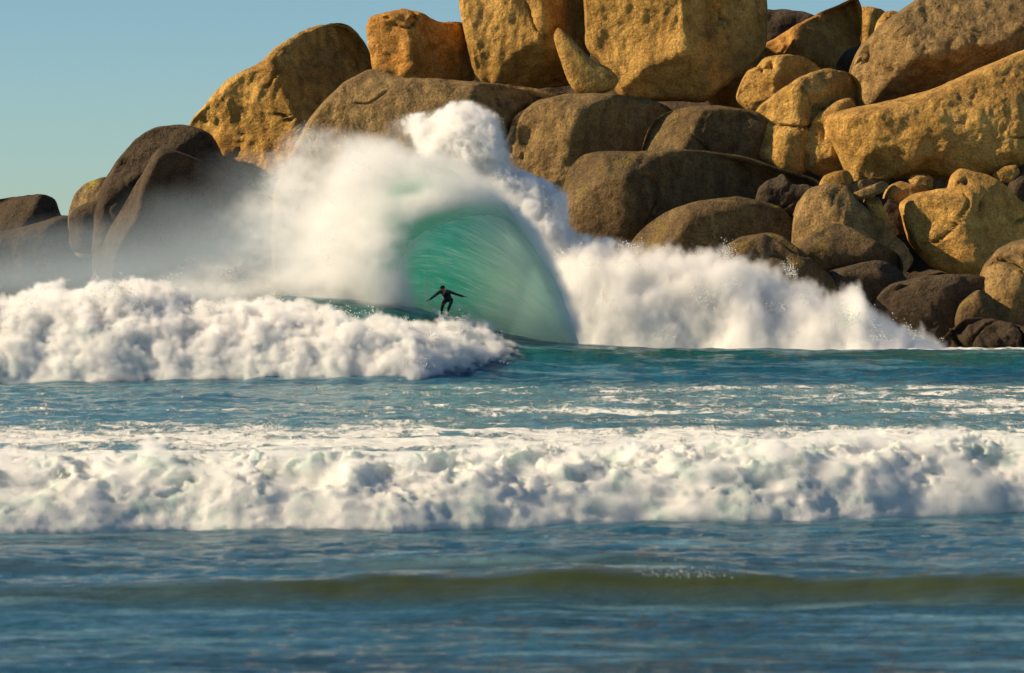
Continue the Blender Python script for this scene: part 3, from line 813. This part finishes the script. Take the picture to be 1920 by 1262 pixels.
tag(vo_, 'cloud of spray hanging over the whitewash right of the barrel', 'spray', kind='stuff')
del bil, big, wisp, D, Dv

# ---- wind-blown mist and plumes, built from soft blobs
def blob_field(blobs, ax, ay, az, Yref):
    D = np.zeros((len(ax), len(ay), len(az)), np.float32)
    for (px, py, Y, rx, rz, ry, w, *rot) in blobs:
        x, _, z = W(px, py, Y); k = Y / F
        th = math.radians(rot[0]) if rot else 0.0
        dx = (ax - x)[:, None, None]; dz = (az - z)[None, None]; dy = (ay - Y)[None, :, None]
        u = (dx * math.cos(th) + dz * math.sin(th)) / (rx * k); v = (-dx * math.sin(th) + dz * math.cos(th)) / (rz * k)
        r2 = u * u + v * v + (dy / ry) ** 2
        D += (w * np.exp(-r2 * 1.2)).astype(np.float32)
    return D

# crest mist streaming left off the barrel
r = np.random.default_rng(14)
lo, hi = (-17.5, 145.2, 0.8), (3.2, 158.0, 11.8)
vx = 0.085
n, (ax, ay, az) = axes(lo, hi, vx)
blobs = [
    (880, 366, 151.6, 70, 22, 1.0, 1.0, -28), (800, 345, 151.0, 85, 42, 2.2, 2.4, -18), (730, 350, 150.5, 80, 65, 2.6, 1.7, -15),
    (660, 350, 150.5, 80, 70, 2.4, 0.7, -15), (690, 430, 149.5, 70, 60, 2.4, 1.8), (702, 478, 147.7, 32, 55, 1.5, 2.8),
    (722, 430, 147.6, 30, 40, 1.4, 3.0, 20), (700, 500, 147.4, 40, 60, 1.3, 2.6), (650, 480, 147.6, 50, 60, 1.3, 1.3), (712, 560, 147.2, 40, 22, 0.9, 1.8), (790, 380, 148.0, 48, 20, 1.2, 2.4, 18), (860, 358, 149.0, 64, 28, 1.5, 3.6, -12), (820, 382, 148.2, 56, 14, 1.0, 3.2, 12), (772, 404, 147.9, 24, 14, 1.0, 3.0, 35), (925, 385, 150.2, 44, 18, 1.3, 2.2, -38),
    (630, 430, 150.5, 90, 65, 2.4, 0.80),
    (570, 380, 152, 100, 85, 2.5, 0.42), (500, 430, 152, 110, 70, 2.5, 0.22), (620, 270, 153, 80, 36, 2.0, 0.26, -20), (700, 285, 153, 60, 26, 2.0, 0.35, -20), (560, 310, 153, 60, 50, 2.0, 0.30, -30), (560, 530, 149, 60, 22, 1.0, 0.9), (470, 540, 149, 70, 20, 1.0, 0.6), (620, 560, 148, 60, 16, 0.9, 1.2),
    (560, 500, 151, 150, 45, 2.5, 0.26), (680, 510, 149, 70, 40, 1.6, 0.9), (728, 548, 147.5, 26, 46, 1.0, 2.8),
    (762, 580, 147.5, 15, 28, 0.7, 3.0), (640, 530, 148.6, 60, 13, 0.8, 1.6), (700, 528, 148.2, 46, 15, 0.8, 1.8), (400, 520, 152, 150, 40, 3, 0.16), (420, 552, 149, 80, 16, 1.4, 0.8), (340, 545, 149.5, 90, 22, 1.6, 0.5),
    (975, 425, 151.0, 40, 17, 1.2, 3.6, -55), (1014, 482, 150.8, 44, 16, 1.1, 3.4, -62), (1046, 545, 150.6, 46, 16, 1.0, 3.0, -70), (1070, 612, 150.3, 40, 18, 1.0, 2.8, -76),
]
D = blob_field(blobs, ax, ay, az, 153)
f1 = vfbm(D.shape, (1.9 / vx, 1.3 / vx, 1.1 / vx), 6, r, 0.80)
D = np.clip(D * np.exp(1.5 * f1) * 0.62 + 0.30 * f1 * sstep(0.1, 0.6, D) - 0.07, 0, 2.2)
_c = D.copy(); drops_from(np.where(_c > 0.03, -np.abs(_c - 0.25), -9), ax, ay, az, 9000, -0.35, 0.0, 1.5, 'grainy drops blown off the lip into the mist', 0.006, 0.016)
zcut = sstep(0.8, 1.6, az)[None, None]
D = (D * zcut).astype(np.float32); D[D < 0.015] = 0
D[:2] = 0; D[-2:] = 0; D[:, :2] = 0; D[:, -2:] = 0; D[:, :, -2:] = 0
vo_ = make_volume('spray', D, lo, hi, spray_mat('crest_mist', 1.25, (0.972, 0.976, 0.978)))
tag(vo_, 'wind blown mist streaming left off the lip of the hollow wave', 'spray', kind='stuff')

# plumes thrown up behind the crest
r = np.random.default_rng(15)
lo, hi = (-7.5, 161.5, 3.5), (7.5, 169.0, 13.2)
vx = 0.065
n, (ax, ay, az) = axes(lo, hi, vx)
blobs = [
    (868, 232, 165.5, 42, 36, 1.6, 1.5), (905, 240, 165.5, 30, 30, 1.3, 1.1), (840, 262, 165.5, 50, 38, 1.6, 1.3), (880, 285, 165, 55, 38, 1.7, 1.4),
    (795, 238, 166, 60, 26, 1.4, 0.62, -12), (925, 275, 165, 28, 40, 1.3, 0.7), (1110, 462, 163.5, 60, 26, 1.2, 0.45), (1180, 466, 163.5, 60, 20, 1.2, 0.35), (740, 245, 166, 60, 22, 1.4, 0.22, -12), (840, 320, 165, 70, 40, 1.6, 1.0),
    (940, 360, 165, 50, 40, 1.8, 1.5), (985, 375, 165, 42, 36, 1.8, 1.5), (1020, 400, 164.5, 38, 36, 1.6, 1.4), (1000, 440, 164, 50, 40, 1.8, 1.6),
    (1035, 450, 164, 26, 40, 1.5, 1.3), (1040, 372, 165, 26, 22, 1.0, 0.9), (930, 320, 165, 30, 30, 1.2, 0.8), (1080, 480, 164, 50, 36, 1.5, 0.8),
]
D = blob_field(blobs, ax, ay, az, 165)
f1 = vfbm(D.shape, (1.1 / vx, 1.1 / vx, 1.3 / vx), 5, r, 0.86)
f2 = vfbm(D.shape, (1.0 / vx, 1.0 / vx, 1.0 / vx), 5, r, 0.84, billow=True)
drops_from(D - 0.62 + 0.8 * f1 * sstep(0, 0.3, D), ax, ay, az, 3500, -0.45, 0.0, 4.5, 'flying drops round the cream plume behind the crest', 0.008, 0.022)
base_ = D
D = np.clip((D - 0.66 + 0.9 * f1 * sstep(0, 0.35, D) + 0.85 * f2 * sstep(0, 0.4, D)) * 2.6, 0, 1.6) + 0.10 * np.clip(base_ - 0.1, 0, 1) * np.exp(1.2 * f1) + 0.06 * np.clip(D - 0.15, 0, 1)
D = D.astype(np.float32); D[D < 0.015] = 0
D[:2] = 0; D[-2:] = 0; D[:, :2] = 0; D[:, -2:] = 0; D[:, :, -2:] = 0
vo_ = make_volume('spray', D, lo, hi, spray_mat('plume_spray', 4.0))
tag(vo_, 'cream plume of spray thrown up behind the wave crest', 'spray', kind='stuff')

# thin veil drifting in front of the left rocks
r = np.random.default_rng(16)
lo, hi = (-34.0, 160.0, 0.5), (-6.0, 190.0, 10.5)
vx = 0.30
n, (ax, ay, az) = axes(lo, hi, vx)
blobs = [(60, 520, 175, 220, 50, 8, 1.0), (250, 500, 175, 180, 60, 8, 1.0), (400, 450, 175, 130, 70, 8, 0.8), (520, 400, 174, 100, 80, 7, 0.8),
         (480, 330, 174, 100, 50, 6, 0.35, -15), (120, 450, 176, 150, 40, 8, 0.4), (560, 480, 172, 120, 80, 7, 1.0), (330, 400, 175, 100, 50, 7, 0.25)]
D = blob_field(blobs, ax, ay, az, 175)
f1 = vfbm(D.shape, (5 / vx, 5 / vx, 2.2 / vx), 4, r, 0.6)
D = np.clip(D * (1 + 0.7 * f1) - 0.04, 0, 3).astype(np.float32)
D[:2] = 0; D[-2:] = 0; D[:, :2] = 0; D[:, -2:] = 0; D[:, :, -2:] = 0
vo_ = make_volume('mist', D, lo, hi, spray_mat('thin_mist', 0.060, (0.62, 0.74, 0.84)))  # blue-grey colour puts shade into the mist, which is otherwise sunlit
tag(vo_, 'thin sea mist drifting low across the left rocks', 'mist', kind='stuff')

# ------------------------------------------------------------------ the hollow breaking wave
def build_barrel():
    pxs = np.concatenate([np.linspace(690, 740, 20, endpoint=False), np.linspace(740, 1086, 200)])
    top = np.interp(pxs, [520, 600, 680, 750, 800, 850, 880, 920, 950, 975, 1000, 1030, 1050, 1062, 1072, 1080, 1086],
                         [560, 470, 390, 340, 326, 336, 350, 376, 402, 432, 466, 512, 552, 585, 612, 634, 648])
    base = np.interp(pxs, [520, 700, 760, 790, 850, 900, 1000, 1086], [590, 590, 600, 606, 622, 640, 656, 662])
    lip = np.interp(pxs, [520, 690, 728, 742, 755, 775, 850, 920, 1000, 1086], [180, 180, 165, 130, 100, 84, 64, 40, 8, 0])
    Yc0 = 150.4
    x = xof(pxs, 152.0)
    zt, zb = zof(top, 152.0), zof(base, 150.0)
    rz = np.maximum((zt - zb) / 2, 0.05); zc = (zt + zb) / 2
    ry = 2.9 * np.sqrt(np.clip(rz / 2.9, 0.01, 1.2))
    nphi = 150
    tq = np.linspace(0, 1, nphi)
    phi = np.radians(-90 + (180 + lip)[:, None] * tq[None])
    Yc = Yc0 + 0.0 * pxs
    Xi = np.repeat(x[:, None], nphi, 1)
    # the lip throws towards the beach: the upper section is stretched forward
    fwd = 1.0 + 0.05 * sstep(90, 180, np.degrees(phi))
    Yi = Yc[:, None] + ry[:, None] * np.cos(phi) * fwd
    Zi = zc[:, None] + rz[:, None] * np.sin(phi)
    nx, nz = np.cos(phi), np.sin(phi)
    Q = np.stack([Xi * 0.55, np.degrees(phi) / 16.0, np.zeros_like(Xi)], -1).reshape(-1, 3)
    w1 = fbm(Q, 4, 0.6).reshape(Xi.shape)
    w2 = fbm(Q * np.array([2.0, 3.0, 1]) + 5, 3, 0.6).reshape(Xi.shape)
    dsp = (0.10 * w1 + 0.045 * w2) * np.minimum(1, rz / 0.8)[:, None]
    Yi = Yi - dsp * nx; Zi = Zi - dsp * nz
    th = (0.32 + 1.4 * sstep(0.35, 0.0, tq)[None]) * np.ones_like(Xi)
    th = th * (1 - 0.75 * sstep(0.82, 1.0, tq)[None]) * np.minimum(1, rz / 0.6)[:, None]
    rag = fbm(np.stack([Xi * 1.2, np.degrees(phi) / 14.0, np.ones_like(Xi) * 3], -1).reshape(-1, 3), 4, 0.65).reshape(Xi.shape)
    tho = th * (1 + 0.9 * rag)
    Yo = Yi + tho * nx; Zo = Zi + tho * nz
    # one closed ribbon: inner 0..n-1 then outer back
    X = np.concatenate([Xi, Xi[:, ::-1]], 1); Y = np.concatenate([Yi, Yo[:, ::-1]], 1); Z = np.concatenate([Zi, Zo[:, ::-1]], 1)
    V = np.stack([X, Y, Z], -1)
    n, m = len(pxs), 2 * nphi
    idx = np.arange(n * m).reshape(n, m)
    A = idx[:-1]; Bq = idx[1:]
    faces = np.stack([A, Bq, np.roll(Bq, -1, 1), np.roll(A, -1, 1)], -1).reshape(-1, 4)
    cap = [idx[0, :nphi - 1], idx[0, 1:nphi], idx[0, ::-1][:nphi - 1][: nphi - 1], None]
    c0 = np.stack([idx[0, :nphi - 1], idx[0, 1:nphi], idx[0, m - 2:nphi - 1:-1], idx[0, m - 1:nphi:-1]], -1)
    c1 = np.stack([idx[-1, :nphi - 1], idx[-1, m - 1:nphi:-1], idx[-1, m - 2:nphi - 1:-1], idx[-1, 1:nphi]], -1)
    faces = np.concatenate([faces, c0, c1])
    base_pt = np.array([x.mean(), Yc0, 0.5])
    m_, t = new_mat('wave_water')
    att = lambda nm: t.attr(nm)
    fl = t.new('ShaderNodeCombineXYZ'); t.put(fl.inputs[0], att('u')); t.put(fl.inputs[1], att('v'))
    f1 = t.noise(t.scalev(fl.outputs[0], (0.22, 1.2, 1.0)), 1.0, 6, 0.68, 0.5)
    f2 = t.noise(t.scalev(fl.outputs[0], (0.7, 4.2, 1.0)), 1.3, 5, 0.7, 0.3)
    emer = t.mix(t.ramp(f1, [(0.35, 0.0), (0.65, 1.0)]), (0.02, 0.60, 0.42), (0.18, 0.84, 0.66))
    mint = t.mix(t.ramp(f1, [(0.35, 0.0), (0.65, 1.0)]), (0.74, 0.96, 0.70), (0.92, 0.99, 0.84))  # aerated water, its mint lightened and warmed to replace sunlight missing inside
    c = t.mix(t.math('ADD', att('aer'), t.math('MULTIPLY', t.math('SUBTRACT', f1, 0.5), 0.6), clamp=True), emer, mint)
    strands = t.ramp(t.math('ADD', f2, t.math('MULTIPLY', att('aer'), 0.04)), [(0.54, 0.0), (0.68, 0.85)])
    c = t.mix(strands, c, (0.82, 0.95, 0.92))
    fm = t.ramp(t.math('ADD', att('white'), t.math('MULTIPLY', t.math('SUBTRACT', f2, 0.5), 1.2)), [(0.40, 0.0), (0.72, 1.0)])
    c = t.mix(fm, c, (0.86, 0.87, 0.82))
    b = t.new('ShaderNodeBsdfPrincipled'); t.put(b.inputs['Base Color'], c)
    t.put(b.inputs['Roughness'], t.math('MULTIPLY_ADD', fm, 0.6, 0.18)); b.inputs['IOR'].default_value = 1.333
    tr = t.new('ShaderNodeBsdfTranslucent'); t.put(tr.inputs[0], c)
    h = t.math('ADD', f1, t.math('MULTIPLY', f2, 0.6))
    bu = t.new('ShaderNodeBump'); bu.inputs['Strength'].default_value = 0.9; bu.inputs['Distance'].default_value = 0.22
    t.put(bu.inputs['Height'], h); t.link(bu.outputs[0], b.inputs['Normal']); t.link(bu.outputs[0], tr.inputs['Normal'])
    mx = t.new('ShaderNodeMixShader'); mx.inputs[0].default_value = 0.82
    t.link(b.outputs[0], mx.inputs[1]); t.link(tr.outputs[0], mx.inputs[2])
    # water lets part of the light straight through, tinted by its own colour
    tp = t.new('ShaderNodeBsdfTransparent'); tp.inputs[0].default_value = (0.80, 1.0, 0.93, 1)
    mx2 = t.new('ShaderNodeMixShader'); t.put(mx2.inputs[0], att('clear'))
    t.link(mx.outputs[0], mx2.inputs[1]); t.link(tp.outputs[0], mx2.inputs[2])
    oo = t.new('ShaderNodeOutputMaterial'); t.link(mx2.outputs[0], oo.inputs[0])
    o = mesh_obj('breaking_wave', V.reshape(-1, 3) - base_pt, faces, m_, loc=tuple(base_pt))
    U = np.concatenate([Xi, Xi[:, ::-1]], 1)
    ph = np.degrees(phi) / 12.0
    Vv = np.concatenate([ph, ph[:, ::-1]], 1)
    pg = np.repeat(pxs[:, None], nphi, 1); pd = np.degrees(phi)
    aer_i = 0.12 + 0.85 * sstep(830, 980, pg) + 0.5 * sstep(-30, -75, pd) + 0.30 * sstep(35, 75, pd)
    wh_i = 0.75 * sstep(58, 85, pd) * sstep(740, 860, pg) * sstep(1010, 960, pg) + 0.25 * sstep(1040, 1075, pg)
    wh_o = 0.85 + 0.5 * sstep(45, 65, pd)
    cl_i = 0.08 + 0.55 * sstep(62, 95, pd); cl_o = 0.95 - 0.62 * sstep(58, 72, pd) * sstep(125, 100, pd) * sstep(740, 780, pg)
    add_attr(o.data, 'clear', np.concatenate([cl_i, cl_o[:, ::-1]], 1))
    add_attr(o.data, 'u', U); add_attr(o.data, 'v', Vv)
    add_attr(o.data, 'aer', np.clip(np.concatenate([aer_i, aer_i[:, ::-1] + 0.3], 1), 0, 1))
    add_attr(o.data, 'white', np.concatenate([wh_i, wh_o[:, ::-1]], 1))
    tag(o, 'hollow emerald breaking wave curling over the surfer', 'wave')
build_barrel()

# pale mist hanging inside the open side of the barrel
r = np.random.default_rng(17)
lo, hi = (-3.8, 148.4, 0.9), (3.4, 152.6, 5.4)
vx = 0.09
n, (ax, ay, az) = axes(lo, hi, vx)
blobs = [(1010, 590, 150.2, 60, 70, 1.0, 0.8), (950, 610, 150.2, 70, 35, 0.9, 0.75), (1040, 620, 150, 40, 40, 0.9, 1.0), (880, 600, 150.3, 60, 22, 0.8, 0.4),
         (985, 500, 150.8, 30, 60, 0.9, 0.35), (795, 560, 149.6, 14, 45, 0.6, 0.9)]
D = blob_field(blobs, ax, ay, az, 150)
f1 = vfbm(D.shape, (1.2 / vx, 1.0 / vx, 0.9 / vx), 4, r, 0.6)
D = np.clip(D * (1 + 0.5 * f1) - 0.05, 0, 2).astype(np.float32)
D[:2] = 0; D[-2:] = 0; D[:, :2] = 0; D[:, -2:] = 0; D[:, :, -2:] = 0
vo_ = make_volume('spray', D, lo, hi, spray_mat('barrel_mist', 0.4, (0.95, 1.0, 0.90)))
tag(vo_, 'pale mist hanging in the open right side of the barrel', 'mist', kind='stuff')

# ------------------------------------------------------------------ the surfer
YS = 149.1
def zs(X, Yp, dy=0.0):
    """a point read off the enlarged figure: zoom pixels -> photo pixels -> metres"""
    return np.array(W(780 + X / 11.475, 510 + Yp / 11.475, YS)) + np.array([0, dy, 0])

def simple_mat(name, col, rough, spec=0.4, bump=0.0):
    m, t = new_mat(name)
    g = t.new('ShaderNodeNewGeometry')
    n = t.noise(g.outputs['Position'], 9.0, 4, 0.6)
    c = t.mix(t.ramp(n, [(0.3, 0.0), (0.7, 1.0)]), tuple(v * 0.8 for v in col), tuple(min(1, v * 1.2) for v in col))
    b = t.new('ShaderNodeBsdfPrincipled'); t.put(b.inputs['Base Color'], c)
    b.inputs['Roughness'].default_value = rough; b.inputs['Specular IOR Level'].default_value = spec
    o = t.new('ShaderNodeOutputMaterial'); t.link(b.outputs[0], o.inputs[0])
    return m
SKIN = simple_mat('skin', (0.52, 0.20, 0.11), 0.5)
NEO = simple_mat('neoprene', (0.012, 0.015, 0.018), 0.42, 0.5)
CAPM = simple_mat('cap_cloth', (0.012, 0.012, 0.013), 0.8)
BOARD = simple_mat('board_gelcoat', (0.70, 0.72, 0.70), 0.15, 0.6)
FIN = simple_mat('fin_plastic', (0.03, 0.03, 0.035), 0.3)

def skin_mesh(name, pts, edges, rad, root, mat, parent, levels=2):
    me = bpy.data.meshes.new(name)
    me.from_pydata([tuple(p) for p in pts], edges, [])
    o = bpy.data.objects.new(name, me); C.objects.link(o)
    o.modifiers.new('skin', 'SKIN').use_smooth_shade = True
    if not me.skin_vertices: me.skin_vertices.new()
    for i, rr in enumerate(rad):
        v = me.skin_vertices[0].data[i]
        v.radius = (rr, rr) if not isinstance(rr, tuple) else rr
        v.use_root = (i == root)
    s_ = o.modifiers.new('sub', 'SUBSURF'); s_.levels = levels; s_.render_levels = levels
    dg = bpy.context.evaluated_depsgraph_get()
    res = bpy.data.meshes.new_from_object(o.evaluated_get(dg), depsgraph=dg)
    bpy.data.objects.remove(o); bpy.data.meshes.remove(me)
    res.name = name; res.materials.clear(); res.materials.append(mat)
    res.polygons.foreach_set('use_smooth', np.ones(len(res.polygons), bool))
    ob = bpy.data.objects.new(name, res); C.objects.link(ob)
    if parent: ob.parent = parent
    return ob

J = {}
J['pelvis'] = zs(700, 575, 0.12)
J['spine'] = zs(672, 520, 0.02)
J['chest'] = zs(635, 455, -0.10)
J['neck'] = zs(598, 402, -0.20)
J['headb'] = zs(584, 372, -0.27)
J['headt'] = zs(578, 338, -0.29)
J['shL'] = zs(528, 415, -0.12); J['elL'] = zs(402, 512, -0.16); J['wrL'] = zs(296, 598, -0.20)
J['shR'] = zs(705, 418, -0.06); J['elR'] = zs(868, 480, -0.02); J['wrR'] = zs(1032, 532, -0.06)
J['hipL'] = zs(655, 596, 0.04); J['knL'] = zs(588, 680, -0.30); J['anL'] = zs(545, 846, -0.06); J['toL'] = zs(560, 872, -0.26)
J['hipR'] = zs(735, 590, 0.06); J['knR'] = zs(775, 612, -0.36); J['anR'] = zs(672, 868, -0.14); J['toR'] = zs(690, 900, -0.34)
root_pt = (J['anL'] + J['anR']) / 2 + np.array([0, 0, -0.09])
feet = root_pt.copy()

def body_graph(grow=0.0, bare=True):
    P, E, R = [], [], []
    ix = {}
    def v(nm, p, rr, par=None):
        ix[nm] = len(P); P.append(np.asarray(p) - feet); R.append(rr + grow)
        if par is not None: E.append((ix[par], ix[nm]))
    v('pelvis', J['pelvis'], 0.135)
    v('spine', J['spine'], 0.125, 'pelvis')
    v('chest', J['chest'], 0.150, 'spine')
    v('neckb', J['neck'] * 0.5 + J['chest'] * 0.5, 0.085, 'chest')
    if bare:
        v('neck', J['neck'], 0.058, 'neckb'); v('hb', J['headb'], 0.082, 'neck'); v('hm', (J['headb'] + J['headt']) / 2, 0.098, 'hb'); v('ht', J['headt'], 0.078, 'hm')
    else:
        v('neck', J['neck'] * 0.8 + J['chest'] * 0.2, 0.060, 'neckb')
    for s_ in 'LR':
        v('sh' + s_, J['sh' + s_], 0.070, 'chest')
        v('ua' + s_, J['sh' + s_] * 0.5 + J['el' + s_] * 0.5, 0.054, 'sh' + s_)
        v('el' + s_, J['el' + s_], 0.044, 'ua' + s_)
        v('fa' + s_, J['el' + s_] * 0.6 + J['wr' + s_] * 0.4, 0.043, 'el' + s_)
        v('wr' + s_, J['wr' + s_], 0.031, 'fa' + s_)
        v('hip' + s_, J['hip' + s_], 0.105, 'pelvis')
        v('th' + s_, J['hip' + s_] * 0.5 + J['kn' + s_] * 0.5, 0.092, 'hip' + s_)
        v('kn' + s_, J['kn' + s_], 0.068, 'th' + s_)
        v('ca' + s_, J['kn' + s_] * 0.65 + J['an' + s_] * 0.35, 0.062, 'kn' + s_)
        v('an' + s_, J['an' + s_], 0.042, 'ca' + s_)
        if bare:
            v('he' + s_, J['an' + s_] + (0, -0.05, -0.045), 0.036, 'an' + s_)
            v('to' + s_, J['to' + s_] + (0, 0, -0.03), 0.028, 'he' + s_)
    if bare:
        for s_, sg in (('L', -1), ('R', 1)):
            w_ = J['wr' + s_]; e_ = J['el' + s_]
            d = (w_ - e_) / np.linalg.norm(w_ - e_)
            d = d * 0.6 + np.array([sg * 0.8, 0, 0.18]) * 0.5; d /= np.linalg.norm(d)
            up = np.array([0, 0, 1.0]); side = np.cross(d, up); side /= np.linalg.norm(side)
            v('pa' + s_, w_ + d * 0.055, 0.030, 'wr' + s_)
            v('pb' + s_, w_ + d * 0.095, 0.030, 'pa' + s_)
            for k, (off, ln) in enumerate(((-0.034, 0.072), (-0.011, 0.085), (0.012, 0.080), (0.034, 0.062))):
                q0 = w_ + d * 0.105 + side * off
                v(f'f{k}a{s_}', q0, 0.0105, 'pb' + s_)
                v(f'f{k}b{s_}', q0 + d * ln * 0.5 + side * off * 0.25 + up * 0.004, 0.0095, f'f{k}a{s_}')
                v(f'f{k}c{s_}', q0 + d * ln + side * off * 0.4 - up * 0.012, 0.008, f'f{k}b{s_}')
            v('t0' + s_, w_ + d * 0.045 + side * -0.036 + up * 0.01, 0.013, 'pa' + s_)
            v('t1' + s_, w_ + d * 0.085 + side * -0.068 + up * 0.014, 0.010, 't0' + s_)
    return P, E, R, ix

P_, E_, R_, ix = body_graph()
person = skin_mesh('person', P_, E_, R_, 0, SKIN, None)
person.location = tuple(feet)
# face: push a nose, brow, chin and ears out of the head
hc = (J['headb'] + J['headt']) / 2 - feet
fd = np.array([-0.12, -0.93, -0.35]); fd /= np.linalg.norm(fd)
hu = (J['headt'] - J['headb']); hu /= np.linalg.norm(hu)
hs = np.cross(hu, fd); hs /= np.linalg.norm(hs)
for v in person.data.vertices:
    p = np.array(v.co) - hc
    if np.linalg.norm(p) > 0.2: continue
    a1, a2, a3 = p @ fd, p @ hu, p @ hs
    mv = 0
    if a1 > 0:
        mv += 0.030 * math.exp(-((a3 / 0.014) ** 2 + ((a2 + 0.005) / 0.022) ** 2))
        mv += 0.012 * math.exp(-((a3 / 0.04) ** 2 + ((a2 + 0.075) / 0.02) ** 2))
        mv -= 0.012 * math.exp(-(((abs(a3) - 0.032) / 0.014) ** 2 + ((a2 - 0.018) / 0.012) ** 2))
        mv += 0.007 * math.exp(-((a3 / 0.05) ** 2 + ((a2 - 0.038) / 0.01) ** 2))
    v.co = Vector(tuple(np.array(v.co) + fd * mv + hs * np.sign(a3) * 0.022 * math.exp(-((a1 / 0.02) ** 2 + (a2 / 0.03) ** 2))))
tag(person, 'surfer in a black wetsuit and dark cap crouching with both arms spread inside the barrel', 'person')
P_, E_, R_, ix2 = body_graph(0.012, bare=False)
suit = skin_mesh('wetsuit', P_, E_, R_, 0, NEO, person)

def ellipsoid(name, c, axs, rads, mat, parent, nu=24, nv=16, fn=None):
    th = np.linspace(0, 2 * math.pi, nu, endpoint=False); ph = np.linspace(0.001, math.pi - 0.001, nv)
    T_, P2 = np.meshgrid(th, ph, indexing='ij')
    L_ = np.stack([np.cos(T_) * np.sin(P2) * rads[0], np.sin(T_) * np.sin(P2) * rads[1], np.cos(P2) * rads[2]], -1)
    if fn is not None: L_ = fn(L_)
    V_ = c + L_[..., :1] * axs[0] + L_[..., 1:2] * axs[1] + L_[..., 2:] * axs[2]
    return mesh_obj(name, V_.reshape(-1, 3), grid_faces(nu, nv, True), mat, parent)
def capfn(L_):
    L_ = L_.copy(); L_[..., 2] = np.maximum(L_[..., 2], -0.012 - 0.02 * (L_[..., 0] < 0))
    return L_
cap = ellipsoid('cap', hc + hu * 0.035, (fd, hs, hu), (0.108, 0.100, 0.098), CAPM, person, fn=capfn)
for sg in (-1, 1):
    ellipsoid('eye', hc + fd * 0.084 + hs * 0.032 * sg + hu * 0.012, (fd, hs, hu), (0.010, 0.013, 0.009), CAPM, person, 10, 8)
    ax_ = 'L' if sg < 0 else 'R'
    tw = J['to' + ax_] - J['an' + ax_]; tw /= np.linalg.norm(tw)
    sd = np.cross(tw, (0, 0, 1.0)); sd /= np.linalg.norm(sd); u2 = np.cross(sd, tw)
    ellipsoid('bootie', J['an' + ax_] * 0.55 + J['to' + ax_] * 0.45 - feet + np.array([0, 0, -0.045]), (tw, sd, u2), (0.15, 0.055, 0.048), NEO, person)

# board under the feet, nose pointing down the face to the right
bd = np.array([0.52, -0.80, -0.26]); bd /= np.linalg.norm(bd)
bs = np.cross(bd, (0, 0, 1.0)); bs /= np.linalg.norm(bs); bu_ = np.cross(bs, bd)
bc = feet + np.array([0.02, -0.10, -0.055])
nl, nw = 48, 20
V_ = []
for i in range(nl):
    s_ = i / (nl - 1); xx = (s_ - 0.5) * 1.9
    wdt = 0.245 * (max(0.0, 1 - abs(2 * s_ - 0.94) ** 2.6 if s_ < 0.47 else 1 - ((s_ - 0.47) / 0.53) ** 2.1)) ** 0.62 + 0.002
    if s_ < 0.02: wdt = 0.06
    rock = 0.12 * max(0, (s_ - 0.55) / 0.45) ** 2.2 + 0.04 * max(0, (0.3 - s_) / 0.3) ** 2
    for j in range(nw):
        an = 2 * math.pi * j / nw
        V_.append(bd * xx + bs * math.cos(an) * wdt + bu_ * (math.sin(an) * 0.032 * min(1, wdt / 0.1) + rock))
faces = [(i * nw + j, i * nw + (j + 1) % nw, (i + 1) * nw + (j + 1) % nw, (i + 1) * nw + j) for i in range(nl - 1) for j in range(nw)]
faces += [tuple(range(nw))[::-1], tuple(range((nl - 1) * nw, nl * nw))]
board = mesh_obj('surfboard', np.array(V_), faces, BOARD, loc=tuple(bc))
tag(board, 'short pale surfboard under the feet of the surfer', 'surfboard')
for k, (fx, fy) in enumerate(((-0.84, 0.0), (-0.66, 0.12), (-0.66, -0.12))):
    bs2 = bd * fx + bs * fy
    fv = [bs2 + bd * 0.06, bs2 - bd * 0.05, bs2 - bd * 0.09 - bu_ * 0.12, bs2 - bd * 0.05 - bu_ * 0.12]
    fv = [p + bs * s2 * 0.005 for s2 in (-1, 1) for p in fv]
    mesh_obj('fin', np.array(fv), [(0, 1, 2, 3), (7, 6, 5, 4), (0, 4, 5, 1), (1, 5, 6, 2), (2, 6, 7, 3), (3, 7, 4, 0)], FIN, board, smooth=False)
print('surfer feet', feet, 'sea', sea_height(np.array([[feet[0]]]), np.array([[feet[1]]])))

# ------------------------------------------------------------------ flying droplets
def droplets(name, pts, rads, label):
    ico = np.array([(1, 0, 0), (-1, 0, 0), (0, 1, 0), (0, -1, 0), (0, 0, 1), (0, 0, -1)], float)
    fc = np.array([(0, 2, 4), (2, 1, 4), (1, 3, 4), (3, 0, 4), (2, 0, 5), (1, 2, 5), (3, 1, 5), (0, 3, 5)])
    n = len(pts)
    st = rng.uniform(0.6, 1.6, (n, 1, 3))
    V_ = pts[:, None, :] + ico[None] * rads[:, None, None] * st
    Fc = fc[None] + 6 * np.arange(n)[:, None, None]
    o = mesh_obj(name, V_.reshape(-1, 3), Fc.reshape(-1, 3), FOAM)
    tag(o, label, 'droplets', kind='stuff')

for p_, r_, lb in DROPS:
    droplets('spray_droplets', p_, r_, lb)
pts = np.stack([np.interp(rng.random(150), [0, 1], [2.1, 2.9]) + rng.normal(0, 0.2, 150), rng.normal(52.9, 0.2, 150), rng.exponential(0.05, 150) + 0.36], 1)
droplets('spray_droplets', pts, rng.uniform(0.003, 0.010, len(pts)), 'tiny splash glinting on the low olive swell near the camera')
